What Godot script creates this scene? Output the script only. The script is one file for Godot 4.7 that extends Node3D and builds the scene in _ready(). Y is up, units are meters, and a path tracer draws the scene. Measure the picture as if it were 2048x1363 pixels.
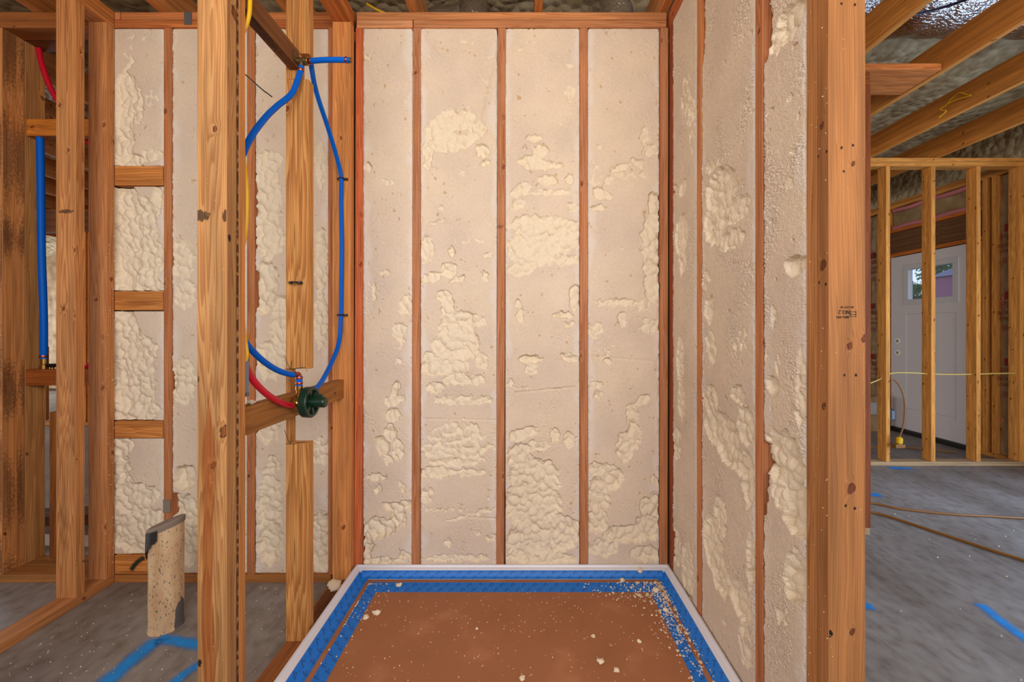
extends Node3D
# Bathroom rough-in of a timber-framed house: sprayed-foam walls, shower pan, water lines.
# World: x right, y up, the room runs towards -z. "d" below is distance in front of the camera (z = -d).

const EYE := 1.233          # camera height
const BACK := 1.976         # front face of the studs of the back wall
const STUD := 0.0381
const WIDE := 0.0889
const TOP := 2.77           # top of the double top plates

var foam_pockets := {}
# saw scores in the trimmed foam: from, to, half width, depth (metres on the wall)
var saw_scores := {
	"B2": [[-0.109, 2.645, -0.213, 2.202, 0.006, 0.006], [-0.45, 2.62, -0.395, 2.555, 0.005, 0.003], [-0.26, 0.318, -0.125, 0.310, 0.006, 0.004], [-0.48, 0.795, -0.13, 0.790, 0.006, 0.003]],
	"B3": [[-0.035, 0.922, 0.25, 0.950, 0.007, 0.006]],
	"B4": [[0.34, 1.10, 0.63, 1.075, 0.010, 0.003]],
}
var wood_tex := {}
var mats := {}
var rng := RandomNumberGenerator.new()

func _ready() -> void:
	rng.seed = 7
	# ---------- camera ----------
	var cam := Camera3D.new()
	cam.name = "camera"
	cam.position = Vector3(0, EYE, 0)
	cam.projection = Camera3D.PROJECTION_FRUSTUM
	cam.near = 0.05
	cam.far = 200.0
	cam.size = 1363.0 / 814.0 * 0.05
	cam.frustum_offset = Vector2(-21.0 / 814.0 * 0.05, -24.5 / 814.0 * 0.05)
	add_child(cam)
	cam.current = true
	# ---------- sky and exposure ----------
	var sky_mat := ProceduralSkyMaterial.new()
	sky_mat.sky_top_color = Color(0.50, 0.66, 0.92)
	sky_mat.sky_horizon_color = Color(0.86, 0.91, 0.98)
	sky_mat.ground_bottom_color = Color(0.35, 0.36, 0.33)
	sky_mat.ground_horizon_color = Color(0.7, 0.74, 0.76)
	sky_mat.sky_energy_multiplier = 1.3
	sky_mat.ground_energy_multiplier = 0.8
	var env := Environment.new()
	env.background_mode = Environment.BG_SKY
	env.sky = Sky.new()
	env.sky.sky_material = sky_mat
	env.tonemap_mode = Environment.TONE_MAPPER_LINEAR
	env.tonemap_exposure = 0.89
	env.sdfgi_enabled = true
	env.ssao_enabled = true
	env.ssil_enabled = true
	var we := WorldEnvironment.new()
	we.name = "world"
	we.environment = env
	add_child(we)
	# ---------- daylight from out-of-view openings, placed to light walls, door and floors ----------
	unseen_light("unseen_front_light", Vector3(0.1, 2.13, 1.18), 0.0, Vector2(3.4, 1.1), Color(1.0, 0.975, 0.95), 13.0)  # out of view behind the viewer, set high to show foam relief
	unseen_light("unseen_side_light", Vector3(-10.4, 1.4, -0.5), -90.0, Vector2(3.2, 2.2), Color(1.0, 0.97, 0.94), 32.0)  # out of view, placed to light the right wall and left bays
	unseen_light("unseen_right_light", Vector3(4.48, 1.15, -1.7), 90.0, Vector2(2.2, 2.0), Color(0.74, 0.86, 1.0), 10.0)  # out of view, placed to cast cool light on the right floor
	unseen_light("unseen_front_right_light", Vector3(3.3, 1.1, 1.18), 0.0, Vector2(1.8, 2.0), Color(0.94, 0.97, 1.0), 7.0)  # out of view, placed to light the far partition and door
	unseen_light("unseen_left_light", Vector3(-10.4, 1.2, -6.4), -90.0, Vector2(2.4, 2.1), Color(0.92, 0.95, 1.0), 18.0)  # out of view, placed to brighten the floor beyond the left bay
	# ---------- materials, then large structure, then things ----------
	make_woods()
	make_materials()
	foam_pockets.B1 = [[-0.75,2.015,0.019,0.024,0,2], [-0.655,1.947,0.034,0.012,-10,1.2], [-0.752,2.549,0.022,0.017,20,0.8], [-0.595,2.488,0.019,0.012,0,0.4], [-0.721,1.42,0.012,0.044,0,1], [-0.667,1.505,0.024,0.015,0,1], [-0.566,1.347,0.034,0.053,0,1.2], [-0.595,1.214,0.039,0.053,10,1.3], [-0.607,1.153,0.029,0.024,0,0.8], [-0.602,1.073,0.017,0.019,0,0.8], [-0.619,0.939,0.019,0.049,-25,2.2], [-0.624,0.886,0.053,0.029,10,1.4], [-0.631,0.813,0.039,0.034,0,1.6], [-0.643,0.728,0.029,0.049,10,2], [-0.68,0.667,0.034,0.053,10,2], [-0.607,0.643,0.029,0.049,0,1.6], [-0.655,0.595,0.024,0.029,0,1.5], [-0.711,0.51,0.053,0.019,0,1.6], [-0.699,0.454,0.019,0.019,0,1.5], [-0.587,0.461,0.012,0.034,30,1.4], [-0.631,0.364,0.053,0.024,-10,2.4], [-0.566,0.376,0.034,0.029,0,2.2], [-0.699,0.267,0.078,0.053,0,3], [-0.607,0.316,0.039,0.049,10,2.6], [-0.752,0.182,0.024,0.061,0,2.5], [-0.68,0.104,0.109,0.019,0,1.8], [-0.575,0.133,0.034,0.019,0,2]]
	foam_pockets.B2 = [[-0.388,2.221,0.102,0.063,35,1.55], [-0.291,2.245,0.068,0.049,20,1.55], [-0.34,2.136,0.109,0.049,10,1.29], [-0.218,2.197,0.044,0.044,60,1.4], [-0.194,2.1,0.034,0.034,30,1.81], [-0.182,2.039,0.024,0.019,0,1.6], [-0.461,2.1,0.024,0.073,0,1.29], [-0.461,2.027,0.024,0.019,0,1.55], [-0.163,2.464,0.029,0.146,-12,0.25], [-0.255,2.633,0.068,0.015,20,0.4], [-0.449,2.549,0.017,0.012,0,0.9], [-0.291,1.99,0.019,0.01,0,1.03], [-0.388,1.818,0.024,0.012,0,1.03], [-0.425,1.748,0.053,0.007,25,1.29], [-0.461,1.614,0.034,0.068,0,1.16], [-0.444,1.481,0.053,0.024,20,1.42], [-0.34,1.602,0.017,0.029,0,1.8], [-0.357,1.517,0.044,0.039,0,1.6], [-0.388,1.396,0.034,0.029,0,1.55], [-0.316,1.473,0.044,0.015,20,1.55], [-0.182,1.488,0.019,0.024,0,1.55], [-0.364,1.323,0.034,0.097,0,1.68], [-0.17,1.59,0.024,0.015,0,1.03], [-0.255,1.663,0.097,0.015,0,0.4], [-0.316,1.25,0.102,0.068,20,1.81], [-0.34,1.153,0.109,0.068,0,1.68], [-0.279,1.153,0.073,0.073,0,1.81], [-0.376,1.044,0.133,0.044,0,1.42], [-0.413,1.092,0.073,0.034,0,1.29], [-0.231,1.274,0.068,0.029,-10,1.29], [-0.279,0.983,0.109,0.029,0,1.55], [-0.194,1.08,0.034,0.044,0,1.29], [-0.425,0.947,0.049,0.029,0,1.5], [-0.279,0.886,0.158,0.024,0,1.03], [-0.316,0.667,0.175,0.121,0,0.9], [-0.226,0.68,0.015,0.097,0,1.55], [-0.255,0.534,0.073,0.019,0,1.3], [-0.425,0.534,0.097,0.029,0,1.68], [-0.34,0.583,0.109,0.019,0,1.42], [-0.461,0.425,0.034,0.044,0,1.03], [-0.376,0.352,0.121,0.01,0,0.9], [-0.255,0.328,0.133,0.01,15,1.03], [-0.364,0.194,0.024,0.022,0,1.6], [-0.146,0.218,0.034,0.024,0,1.42], [-0.218,0.243,0.019,0.01,0,1.03], [-0.316,0.119,0.175,0.017,0,1.3]]
	foam_pockets.B3 = [[0.056,2.16,0.044,0.019,0,1.55], [0.085,2.1,0.044,0.029,0,1.42], [0.041,2.046,0.073,0.034,0,1.29], [0.097,2.027,0.097,0.024,0,1.29], [0.007,2.112,0.012,0.01,0,1.29], [0.17,2.022,0.024,0.015,0,1.81], [0.231,2.379,0.034,0.034,30,1.03], [0.231,2.512,0.019,0.015,0,1.03], [0.121,1.954,0.049,0.029,0,1.42], [0.226,1.959,0.022,0.022,0,1.81], [-0.012,1.905,0.061,0.034,30,1.29], [0.133,1.893,0.121,0.017,0,1.03], [0.049,1.735,0.121,0.053,0,1.29], [0.158,1.687,0.133,0.097,0,1.29], [0.036,1.614,0.121,0.097,0,1.42], [-0.024,1.833,0.044,0.029,0,1.29], [0.243,1.82,0.034,0.024,0,1.16], [0.182,1.566,0.109,0.029,0,1.03], [-0.012,1.517,0.061,0.034,0,1.16], [-0.017,1.352,0.017,0.024,0,1.4], [-0.012,1.299,0.024,0.034,0,1.42], [0.255,1.383,0.029,0.073,0,1.81], [0.194,1.299,0.061,0.017,0,1.81], [0.226,1.25,0.029,0.019,0,1.55], [0.036,1.085,0.056,0.022,0,2.6], [0.041,1.036,0.034,0.034,0,1.4], [0.231,1.092,0.053,0.024,-10,1.6], [-0.056,0.971,0.019,0.024,0,1.55], [0.073,0.942,0.146,0.005,-3,1.03], [-0.024,0.711,0.044,0.029,0,1.6], [0.036,0.735,0.044,0.024,0,1.6], [0.158,0.716,0.029,0.034,0,2], [0.231,0.692,0.029,0.044,0,1.55], [0.073,0.663,0.063,0.029,0,0.9], [-0.012,0.614,0.061,0.061,0,2.2], [0.056,0.51,0.126,0.097,0,2.6], [0.049,0.376,0.141,0.121,0,3], [0.097,0.206,0.17,0.073,0,2.8], [0.182,0.255,0.102,0.073,0,2.6], [0.012,0.194,0.085,0.085,0,2.6], [0.097,0.116,0.17,0.029,0,2]]
	foam_pockets.B4 = [[0.595,2.172,0.024,0.049,0,1.55], [0.619,2.1,0.044,0.029,0,1.6], [0.558,2.039,0.044,0.019,-30,1.81], [0.473,2.015,0.053,0.017,15,1.4], [0.376,2.116,0.015,0.01,0,1.29], [0.413,1.954,0.019,0.034,-30,1.29], [0.51,1.978,0.085,0.019,0,0.9], [0.376,1.893,0.034,0.034,40,1.81], [0.643,1.869,0.022,0.034,10,2], [0.352,1.99,0.029,0.073,0,0.4], [0.413,1.881,0.024,0.024,0,1.5], [0.364,1.82,0.049,0.015,0,1.55], [0.638,1.808,0.024,0.068,10,1.8], [0.624,1.638,0.049,0.17,0,1.4], [0.631,1.468,0.039,0.121,0,1.81], [0.473,1.359,0.146,0.019,0,1.3], [0.583,1.347,0.034,0.034,0,1.3], [0.485,1.274,0.019,0.044,0,1.42], [0.352,1.226,0.049,0.044,0,0.9], [0.413,1.068,0.019,0.017,0,1.4], [0.619,1.25,0.061,0.039,0,0.9], [0.376,1.129,0.049,0.049,0,0.4], [0.498,1.153,0.146,0.01,0,0.4], [0.352,0.959,0.029,0.019,0,1.4], [0.367,0.91,0.019,0.024,0,1.55], [0.583,0.886,0.049,0.019,30,1.4], [0.534,0.813,0.029,0.061,10,1.5], [0.546,0.716,0.034,0.068,0,1.6], [0.498,0.655,0.044,0.078,0,1.8], [0.376,0.551,0.063,0.034,0,2], [0.437,0.51,0.053,0.061,0,2], [0.371,0.425,0.053,0.097,0,2.4], [0.364,0.303,0.053,0.061,0,2.4], [0.643,0.498,0.024,0.019,0,1.5], [0.595,0.364,0.024,0.053,0,2], [0.643,0.376,0.029,0.068,0,1.55], [0.522,0.235,0.133,0.044,0,2.6], [0.607,0.284,0.061,0.044,0,2.4], [0.388,0.17,0.078,0.044,0,1.4], [0.595,0.141,0.073,0.039,0,2.2]]
	foam_pockets.L0a = [[-1.93,2.342,0.053,0.146,0,2], [-1.942,2.172,0.049,0.146,0,2.4], [-1.869,2.318,0.029,0.097,0,1.4], [-1.808,2.342,0.034,0.049,0,0.8], [-1.905,2.051,0.073,0.034,0,1.8], [-1.808,2.075,0.061,0.034,0,1], [-1.9,2.633,0.015,0.049,0,0.6], [-1.917,2.536,0.024,0.049,0,0.8], [-1.837,2.638,0.015,0.019,0,0.8]]
	foam_pockets.L0b = [[-1.93,1.687,0.073,0.291,0,3.5], [-1.833,1.687,0.061,0.194,0,2.2], [-1.772,1.857,0.029,0.073,0,1.5], [-1.869,1.444,0.121,0.061,0,1.6], [-1.784,1.566,0.049,0.097,0,1.6], [-1.959,1.881,0.034,0.061,0,3]]
	foam_pockets.L0c = [[-1.93,1.08,0.073,0.267,0,2.8], [-1.845,0.983,0.061,0.17,0,2.4], [-1.833,1.129,0.061,0.073,0,1.4], [-1.881,0.837,0.121,0.061,0,1.5]]
	foam_pockets.L0d = [[-1.942,0.667,0.053,0.049,0,1.2], [-1.954,0.498,0.053,0.146,0,1.8], [-1.893,0.4,0.085,0.085,0,2.4], [-1.833,0.425,0.073,0.049,0,2.2], [-1.857,0.255,0.146,0.121,0,1.8]]
	foam_pockets.L1 = [[-1.65,1.566,0.061,0.097,0,1.1], [-1.638,1.396,0.053,0.073,0,1.26], [-1.65,0.983,0.061,0.121,0,1.58], [-1.643,0.51,0.053,0.061,0,4.14], [-1.626,0.255,0.061,0.17,0,3.18], [-1.687,0.376,0.034,0.061,0,3.5]]
	foam_pockets.L2 = [[-1.226,2.051,0.073,0.049,0,1.42], [-1.238,1.857,0.068,0.218,0,1.58], [-1.226,1.663,0.073,0.097,0,1.9], [-1.25,1.468,0.061,0.097,0,2.86], [-1.262,1.371,0.053,0.073,0,3.18], [-1.177,1.25,0.049,0.146,0,1.9], [-0.983,2.027,0.029,0.121,0,1.26], [-0.983,1.566,0.034,0.17,0,2.22], [-0.983,1.274,0.034,0.146,0,1.9], [-1.226,1.08,0.073,0.097,0,1.58], [-1.238,0.765,0.061,0.097,0,2.22], [-1.214,0.57,0.034,0.049,0,1.9], [-1.226,0.352,0.061,0.218,0,2.54], [-1.226,0.182,0.061,0.097,0,3.5], [-0.983,0.206,0.061,0.146,0,2.54], [-0.983,0.643,0.049,0.073,0,1.1]]
	foam_pockets.R1 = [[1.9,1.884,0.037,0.023,0,2], [1.811,1.86,0.045,0.04,0,1.4], [1.772,2.228,0.054,0.131,0,0.6], [1.705,2.106,0.04,0.126,0,0.8], [1.828,1.653,0.081,0.09,0,1.6], [1.811,1.538,0.045,0.067,0,1.2], [1.84,1.091,0.047,0.113,0,1.6], [1.828,0.912,0.046,0.09,0,1.2], [1.87,0.744,0.06,0.032,0,1], [1.888,0.229,0.062,0.093,0,1.4], [1.756,0.191,0.075,0.129,0,1.2], [1.888,0.669,0.062,0.046,0,1]]
	foam_pockets.R2 = [[1.614,2.417,0.027,0.139,0,2], [1.467,1.732,0.12,0.081,10,2], [1.505,1.634,0.098,0.083,0,1.8], [1.364,1.63,0.097,0.042,0,1.4], [1.525,1.846,0.081,0.026,0,0.8], [1.397,1.537,0.101,0.034,0,1], [1.554,1.304,0.042,0.053,0,1.8], [1.546,1.151,0.05,0.076,0,0.8], [1.579,1.421,0.043,0.039,0,1], [1.332,1.195,0.061,0.041,0,0.6], [1.546,0.961,0.074,0.057,0,1], [1.467,0.867,0.131,0.072,0,1.8], [1.348,1.013,0.044,0.03,0,1.4], [1.302,0.924,0.053,0.064,0,1.4], [1.364,0.792,0.123,0.042,0,2], [1.288,0.754,0.034,0.095,0,1.6], [1.525,0.422,0.081,0.112,0,1.6], [1.467,0.561,0.052,0.072,0,1.4], [1.467,0.344,0.074,0.072,0,1.6], [1.332,0.344,0.068,0.065,0,2], [1.274,0.508,0.022,0.094,0,1.6], [1.302,0.22,0.041,0.08,0,1]]
	foam_pockets.R3 = [[1.195,2.124,0.03,0.11,0,3], [1.087,2.051,0.061,0.053,0,2.2], [1.136,2.039,0.036,0.042,0,1.6], [1.083,1.848,0.014,0.013,0,1], [1.171,1.859,0.019,0.007,0,1], [1.073,1.704,0.016,0.011,0,1], [1.104,1.609,0.029,0.034,0,0.6], [1.067,1.4,0.043,0.026,0,2], [1.159,1.271,0.014,0.036,0,1.2], [1.159,1.072,0.028,0.023,0,2], [1.136,1.131,0.011,0.028,0,1.2], [1.044,1.062,0.019,0.128,0,1], [1.2,0.786,0.017,0.111,0,3], [1.115,0.873,0.086,0.082,10,2.2], [1.067,0.77,0.055,0.079,0,2.6], [1.125,0.78,0.044,0.048,0,1.6], [1.063,0.589,0.043,0.078,20,2], [1.115,0.435,0.026,0.027,0,0.8]]
	build_shell()
	build_back_wall()
	build_right_wall()
	build_wet_wall()
	build_left_wall()
	build_far_rooms()
	build_ceiling()
	build_foam()
	build_pan()
	build_plumbing()
	build_left_things()
	build_right_things()
	build_overhead()
	build_outside()
	build_debris()

func unseen_light(called: String, at: Vector3, yaw: float, size: Vector2, c: Color, e: float) -> void:
	var l := AreaLight3D.new()
	l.name = called
	l.position = at
	l.rotation_degrees.y = yaw
	l.area_size = size
	l.light_color = c
	l.light_energy = e
	l.shadow_enabled = true
	l.area_range = 30.0
	add_child(l)

# ================= helpers =================
func p(x: float, y: float, d: float) -> Vector3:
	return Vector3(x, y, -d)

func structure(called: String, label: String, category: String, at := Vector3.ZERO) -> Node3D:
	var o := thing(called, label, category, at)
	o.set_meta("kind", "structure")
	return o

func numbered(called: String) -> String:
	if not has_node(NodePath(called)):
		return called
	var i := 1
	while has_node(NodePath("%s_%03d" % [called, i])):
		i += 1
	return "%s_%03d" % [called, i]

func thing(called: String, label: String, category: String, at := Vector3.ZERO, group := "") -> Node3D:
	var o := Node3D.new()
	o.name = numbered(called)
	o.position = at
	add_child(o)
	o.set_meta("label", label)
	o.set_meta("category", category)
	if group != "":
		o.set_meta("group", group)
	return o

func child_name(parent: Node, called: String) -> String:
	if not parent.has_node(NodePath(called)):
		return called
	var i := 1
	while parent.has_node(NodePath("%s_%03d" % [called, i])):
		i += 1
	return "%s_%03d" % [called, i]

func world_of(n: Node) -> Vector3:
	var v := Vector3.ZERO
	while n is Node3D and n != self:
		v += n.position
		n = n.get_parent()
	return v

# a mesh whose vertices are given relative to the world point "at"
func part(parent: Node, called: String, mesh: Mesh, mat: Material, at: Vector3) -> MeshInstance3D:
	var mi := MeshInstance3D.new()
	mi.mesh = mesh
	mi.material_override = mat
	mi.name = child_name(parent, called)
	mi.position = at - world_of(parent)
	parent.add_child(mi)
	return mi

func single(called: String, label: String, category: String, mesh: Mesh, mat: Material, at: Vector3, group := "") -> MeshInstance3D:
	var mi := MeshInstance3D.new()
	mi.mesh = mesh
	mi.material_override = mat
	mi.name = numbered(called)
	mi.position = at
	add_child(mi)
	mi.set_meta("label", label)
	mi.set_meta("category", category)
	if group != "":
		mi.set_meta("group", group)
	return mi

func arrays(v: PackedVector3Array, n: PackedVector3Array, uv: PackedVector2Array, idx: PackedInt32Array, col := PackedColorArray()) -> ArrayMesh:
	var a := []
	a.resize(Mesh.ARRAY_MAX)
	a[Mesh.ARRAY_VERTEX] = v
	a[Mesh.ARRAY_NORMAL] = n
	a[Mesh.ARRAY_TEX_UV] = uv
	a[Mesh.ARRAY_INDEX] = idx
	if col.size() > 0:
		a[Mesh.ARRAY_COLOR] = col
	var m := ArrayMesh.new()
	m.add_surface_from_arrays(Mesh.PRIMITIVE_TRIANGLES, a)
	return m

func tri(idx: PackedInt32Array, v: PackedVector3Array, i: int, j: int, k: int, out: Vector3) -> void:
	if (v[j] - v[i]).cross(v[k] - v[i]).dot(out) > 0.0:
		idx.append_array(PackedInt32Array([i, k, j]))
	else:
		idx.append_array(PackedInt32Array([i, j, k]))

# chamfered box, grain (v) along "axis"
func board_mesh(size: Vector3, axis := 1, ch := 0.002, off := Vector2.ZERO) -> ArrayMesh:
	var h := size * 0.5
	ch = minf(ch, minf(h.x, minf(h.y, h.z)) * 0.4)
	var v := PackedVector3Array()
	var n := PackedVector3Array()
	var uv := PackedVector2Array()
	var idx := PackedInt32Array()
	var at := {}
	for a in 3:
		var b: int = (a + 1) % 3
		var c: int = (a + 2) % 3
		for s in [-1, 1]:
			for sb in [-1, 1]:
				for sc in [-1, 1]:
					var q := Vector3.ZERO
					q[a] = s * h[a]
					q[b] = sb * (h[b] - ch)
					q[c] = sc * (h[c] - ch)
					var key := [0, 0, 0]
					key[a] = s; key[b] = sb; key[c] = sc
					at[[a, key[0], key[1], key[2]]] = v.size()
					v.append(q)
					var nn := Vector3.ZERO
					nn[a] = s
					n.append(nn)
					if a == axis:
						uv.append(Vector2((q[b] + h[b]) / WIDE + off.x, off.y + 0.3 + q[c] * 0.15))
					else:
						var o: int = 3 - a - axis
						var u: float = (q[o] + h[o]) / WIDE + off.x
						var shift := 0.0
						if size[o] < 0.06:
							u += 0.57 + 0.2 * s
							shift = 0.31 + 0.12 * s
						uv.append(Vector2(u, (h[axis] - q[axis]) / 2.75 + off.y + shift))
			var f := []
			for sb in [-1, 1]:
				for sc in [-1, 1]:
					var key := [0, 0, 0]
					key[a] = s; key[b] = sb; key[c] = sc
					f.append(at[[a, key[0], key[1], key[2]]])
			var outv := Vector3.ZERO
			outv[a] = s
			tri(idx, v, f[0], f[1], f[3], outv)
			tri(idx, v, f[0], f[3], f[2], outv)
	for a in 3:
		var b: int = (a + 1) % 3
		var c: int = (a + 2) % 3
		for sa in [-1, 1]:
			for sb in [-1, 1]:
				var k := []
				for sc in [-1, 1]:
					var key := [0, 0, 0]
					key[a] = sa; key[b] = sb; key[c] = sc
					k.append(at[[a, key[0], key[1], key[2]]])
					k.append(at[[b, key[0], key[1], key[2]]])
				var outv := Vector3.ZERO
				outv[a] = sa
				outv[b] = sb
				tri(idx, v, k[0], k[1], k[3], outv)
				tri(idx, v, k[0], k[3], k[2], outv)
	for sx in [-1, 1]:
		for sy in [-1, 1]:
			for sz in [-1, 1]:
				tri(idx, v, at[[0, sx, sy, sz]], at[[1, sx, sy, sz]], at[[2, sx, sy, sz]], Vector3(sx, sy, sz))
	return arrays(v, n, uv, idx)

func board(parent: Node, called: String, x0: float, x1: float, y0: float, y1: float, d0: float, d1: float, axis: int, mat: Material, off := Vector2(-1, -1), ch := 0.002) -> MeshInstance3D:
	var size := Vector3(absf(x1 - x0), absf(y1 - y0), absf(d1 - d0))
	if off.x < 0.0:
		off = Vector2(rng.randf(), rng.randf())
	return part(parent, called, board_mesh(size, axis, ch, off), mat, p((x0 + x1) * 0.5, (y0 + y1) * 0.5, (d0 + d1) * 0.5))

func smooth_path(pts: Array, steps := 8) -> PackedVector3Array:
	var out := PackedVector3Array()
	for i in pts.size() - 1:
		var a: Vector3 = pts[maxi(i - 1, 0)]
		var b: Vector3 = pts[i]
		var c: Vector3 = pts[i + 1]
		var e: Vector3 = pts[mini(i + 2, pts.size() - 1)]
		for s in steps:
			out.append(b.cubic_interpolate(c, a, e, float(s) / steps))
	out.append(pts[-1])
	return out

# swept round tube through world points, vertices relative to "origin"
func tube_mesh(pts: Array, r: float, origin: Vector3, sides := 12, steps := 8, flat := 1.0) -> ArrayMesh:
	var path := smooth_path(pts, steps)
	var v := PackedVector3Array()
	var n := PackedVector3Array()
	var uv := PackedVector2Array()
	var idx := PackedInt32Array()
	var ref := Vector3(0.13, 0.31, 0.94).normalized()
	if flat != 1.0:
		ref = Vector3.UP
	var run := 0.0
	for i in path.size():
		var t: Vector3 = (path[mini(i + 1, path.size() - 1)] - path[maxi(i - 1, 0)]).normalized()
		var side := t.cross(ref).normalized()
		var up := side.cross(t).normalized()
		if flat == 1.0:
			ref = up
		if i > 0:
			run += path[i].distance_to(path[i - 1])
		for k in sides + 1:
			var a := TAU * k / sides
			var o := side * cos(a) + up * sin(a) * flat
			v.append(path[i] + o * r - origin)
			n.append(o.normalized())
			uv.append(Vector2(float(k) / sides, run))
	for i in path.size() - 1:
		for k in sides:
			var a := i * (sides + 1) + k
			var b := a + sides + 1
			var out := n[a] + n[a + 1]
			tri(idx, v, a, a + 1, b + 1, out)
			tri(idx, v, a, b + 1, b, out)
	for e in 2:
		var i := 0 if e == 0 else path.size() - 1
		var dirv: Vector3 = (path[0] - path[1]).normalized() if e == 0 else (path[-1] - path[-2]).normalized()
		var first := v.size()
		v.append(path[i] - origin)
		n.append(dirv)
		uv.append(Vector2(0.5, 0))
		for k in sides + 1:
			v.append(v[i * (sides + 1) + k])
			n.append(dirv)
			uv.append(Vector2(0.5, 0))
		for k in sides:
			tri(idx, v, first, first + 1 + k, first + 2 + k, dirv)
	return arrays(v, n, uv, idx)

# profile of (radius, height) turned about "dir"
func lathe_mesh(profile: Array, dir := Vector3.UP, sides := 24) -> ArrayMesh:
	var v := PackedVector3Array()
	var n := PackedVector3Array()
	var uv := PackedVector2Array()
	var idx := PackedInt32Array()
	var q := Quaternion(Vector3.UP, dir.normalized()) if absf(dir.normalized().dot(Vector3.UP)) < 0.9999 else Quaternion.IDENTITY
	for i in profile.size() - 1:
		var a: Vector2 = profile[i]
		var b: Vector2 = profile[i + 1]
		var t := b - a
		if t.length() < 1e-7:
			continue
		var nn := Vector2(t.y, -t.x).normalized()
		var first := v.size()
		for k in sides + 1:
			var an := TAU * k / sides
			var e := Vector3(cos(an), 0, sin(an))
			v.append(q * (e * a.x + Vector3.UP * a.y))
			v.append(q * (e * b.x + Vector3.UP * b.y))
			var no := q * (e * nn.x + Vector3.UP * nn.y)
			n.append(no); n.append(no)
			uv.append(Vector2(float(k) / sides, a.y)); uv.append(Vector2(float(k) / sides, b.y))
		for k in sides:
			var s := first + k * 2
			tri(idx, v, s, s + 2, s + 3, n[s])
			tri(idx, v, s, s + 3, s + 1, n[s])
	return arrays(v, n, uv, idx)

func noise(s: int, freq: float, type := FastNoiseLite.TYPE_SIMPLEX_SMOOTH, oct := 1) -> FastNoiseLite:
	var f := FastNoiseLite.new()
	f.seed = s
	f.noise_type = type
	f.frequency = freq
	if oct > 1:
		f.fractal_type = FastNoiseLite.FRACTAL_FBM
		f.fractal_octaves = oct
	else:
		f.fractal_type = FastNoiseLite.FRACTAL_NONE
	if type == FastNoiseLite.TYPE_CELLULAR:
		f.cellular_return_type = FastNoiseLite.RETURN_DISTANCE
		f.cellular_distance_function = FastNoiseLite.DISTANCE_EUCLIDEAN
		f.cellular_jitter = 0.9
	return f

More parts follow.
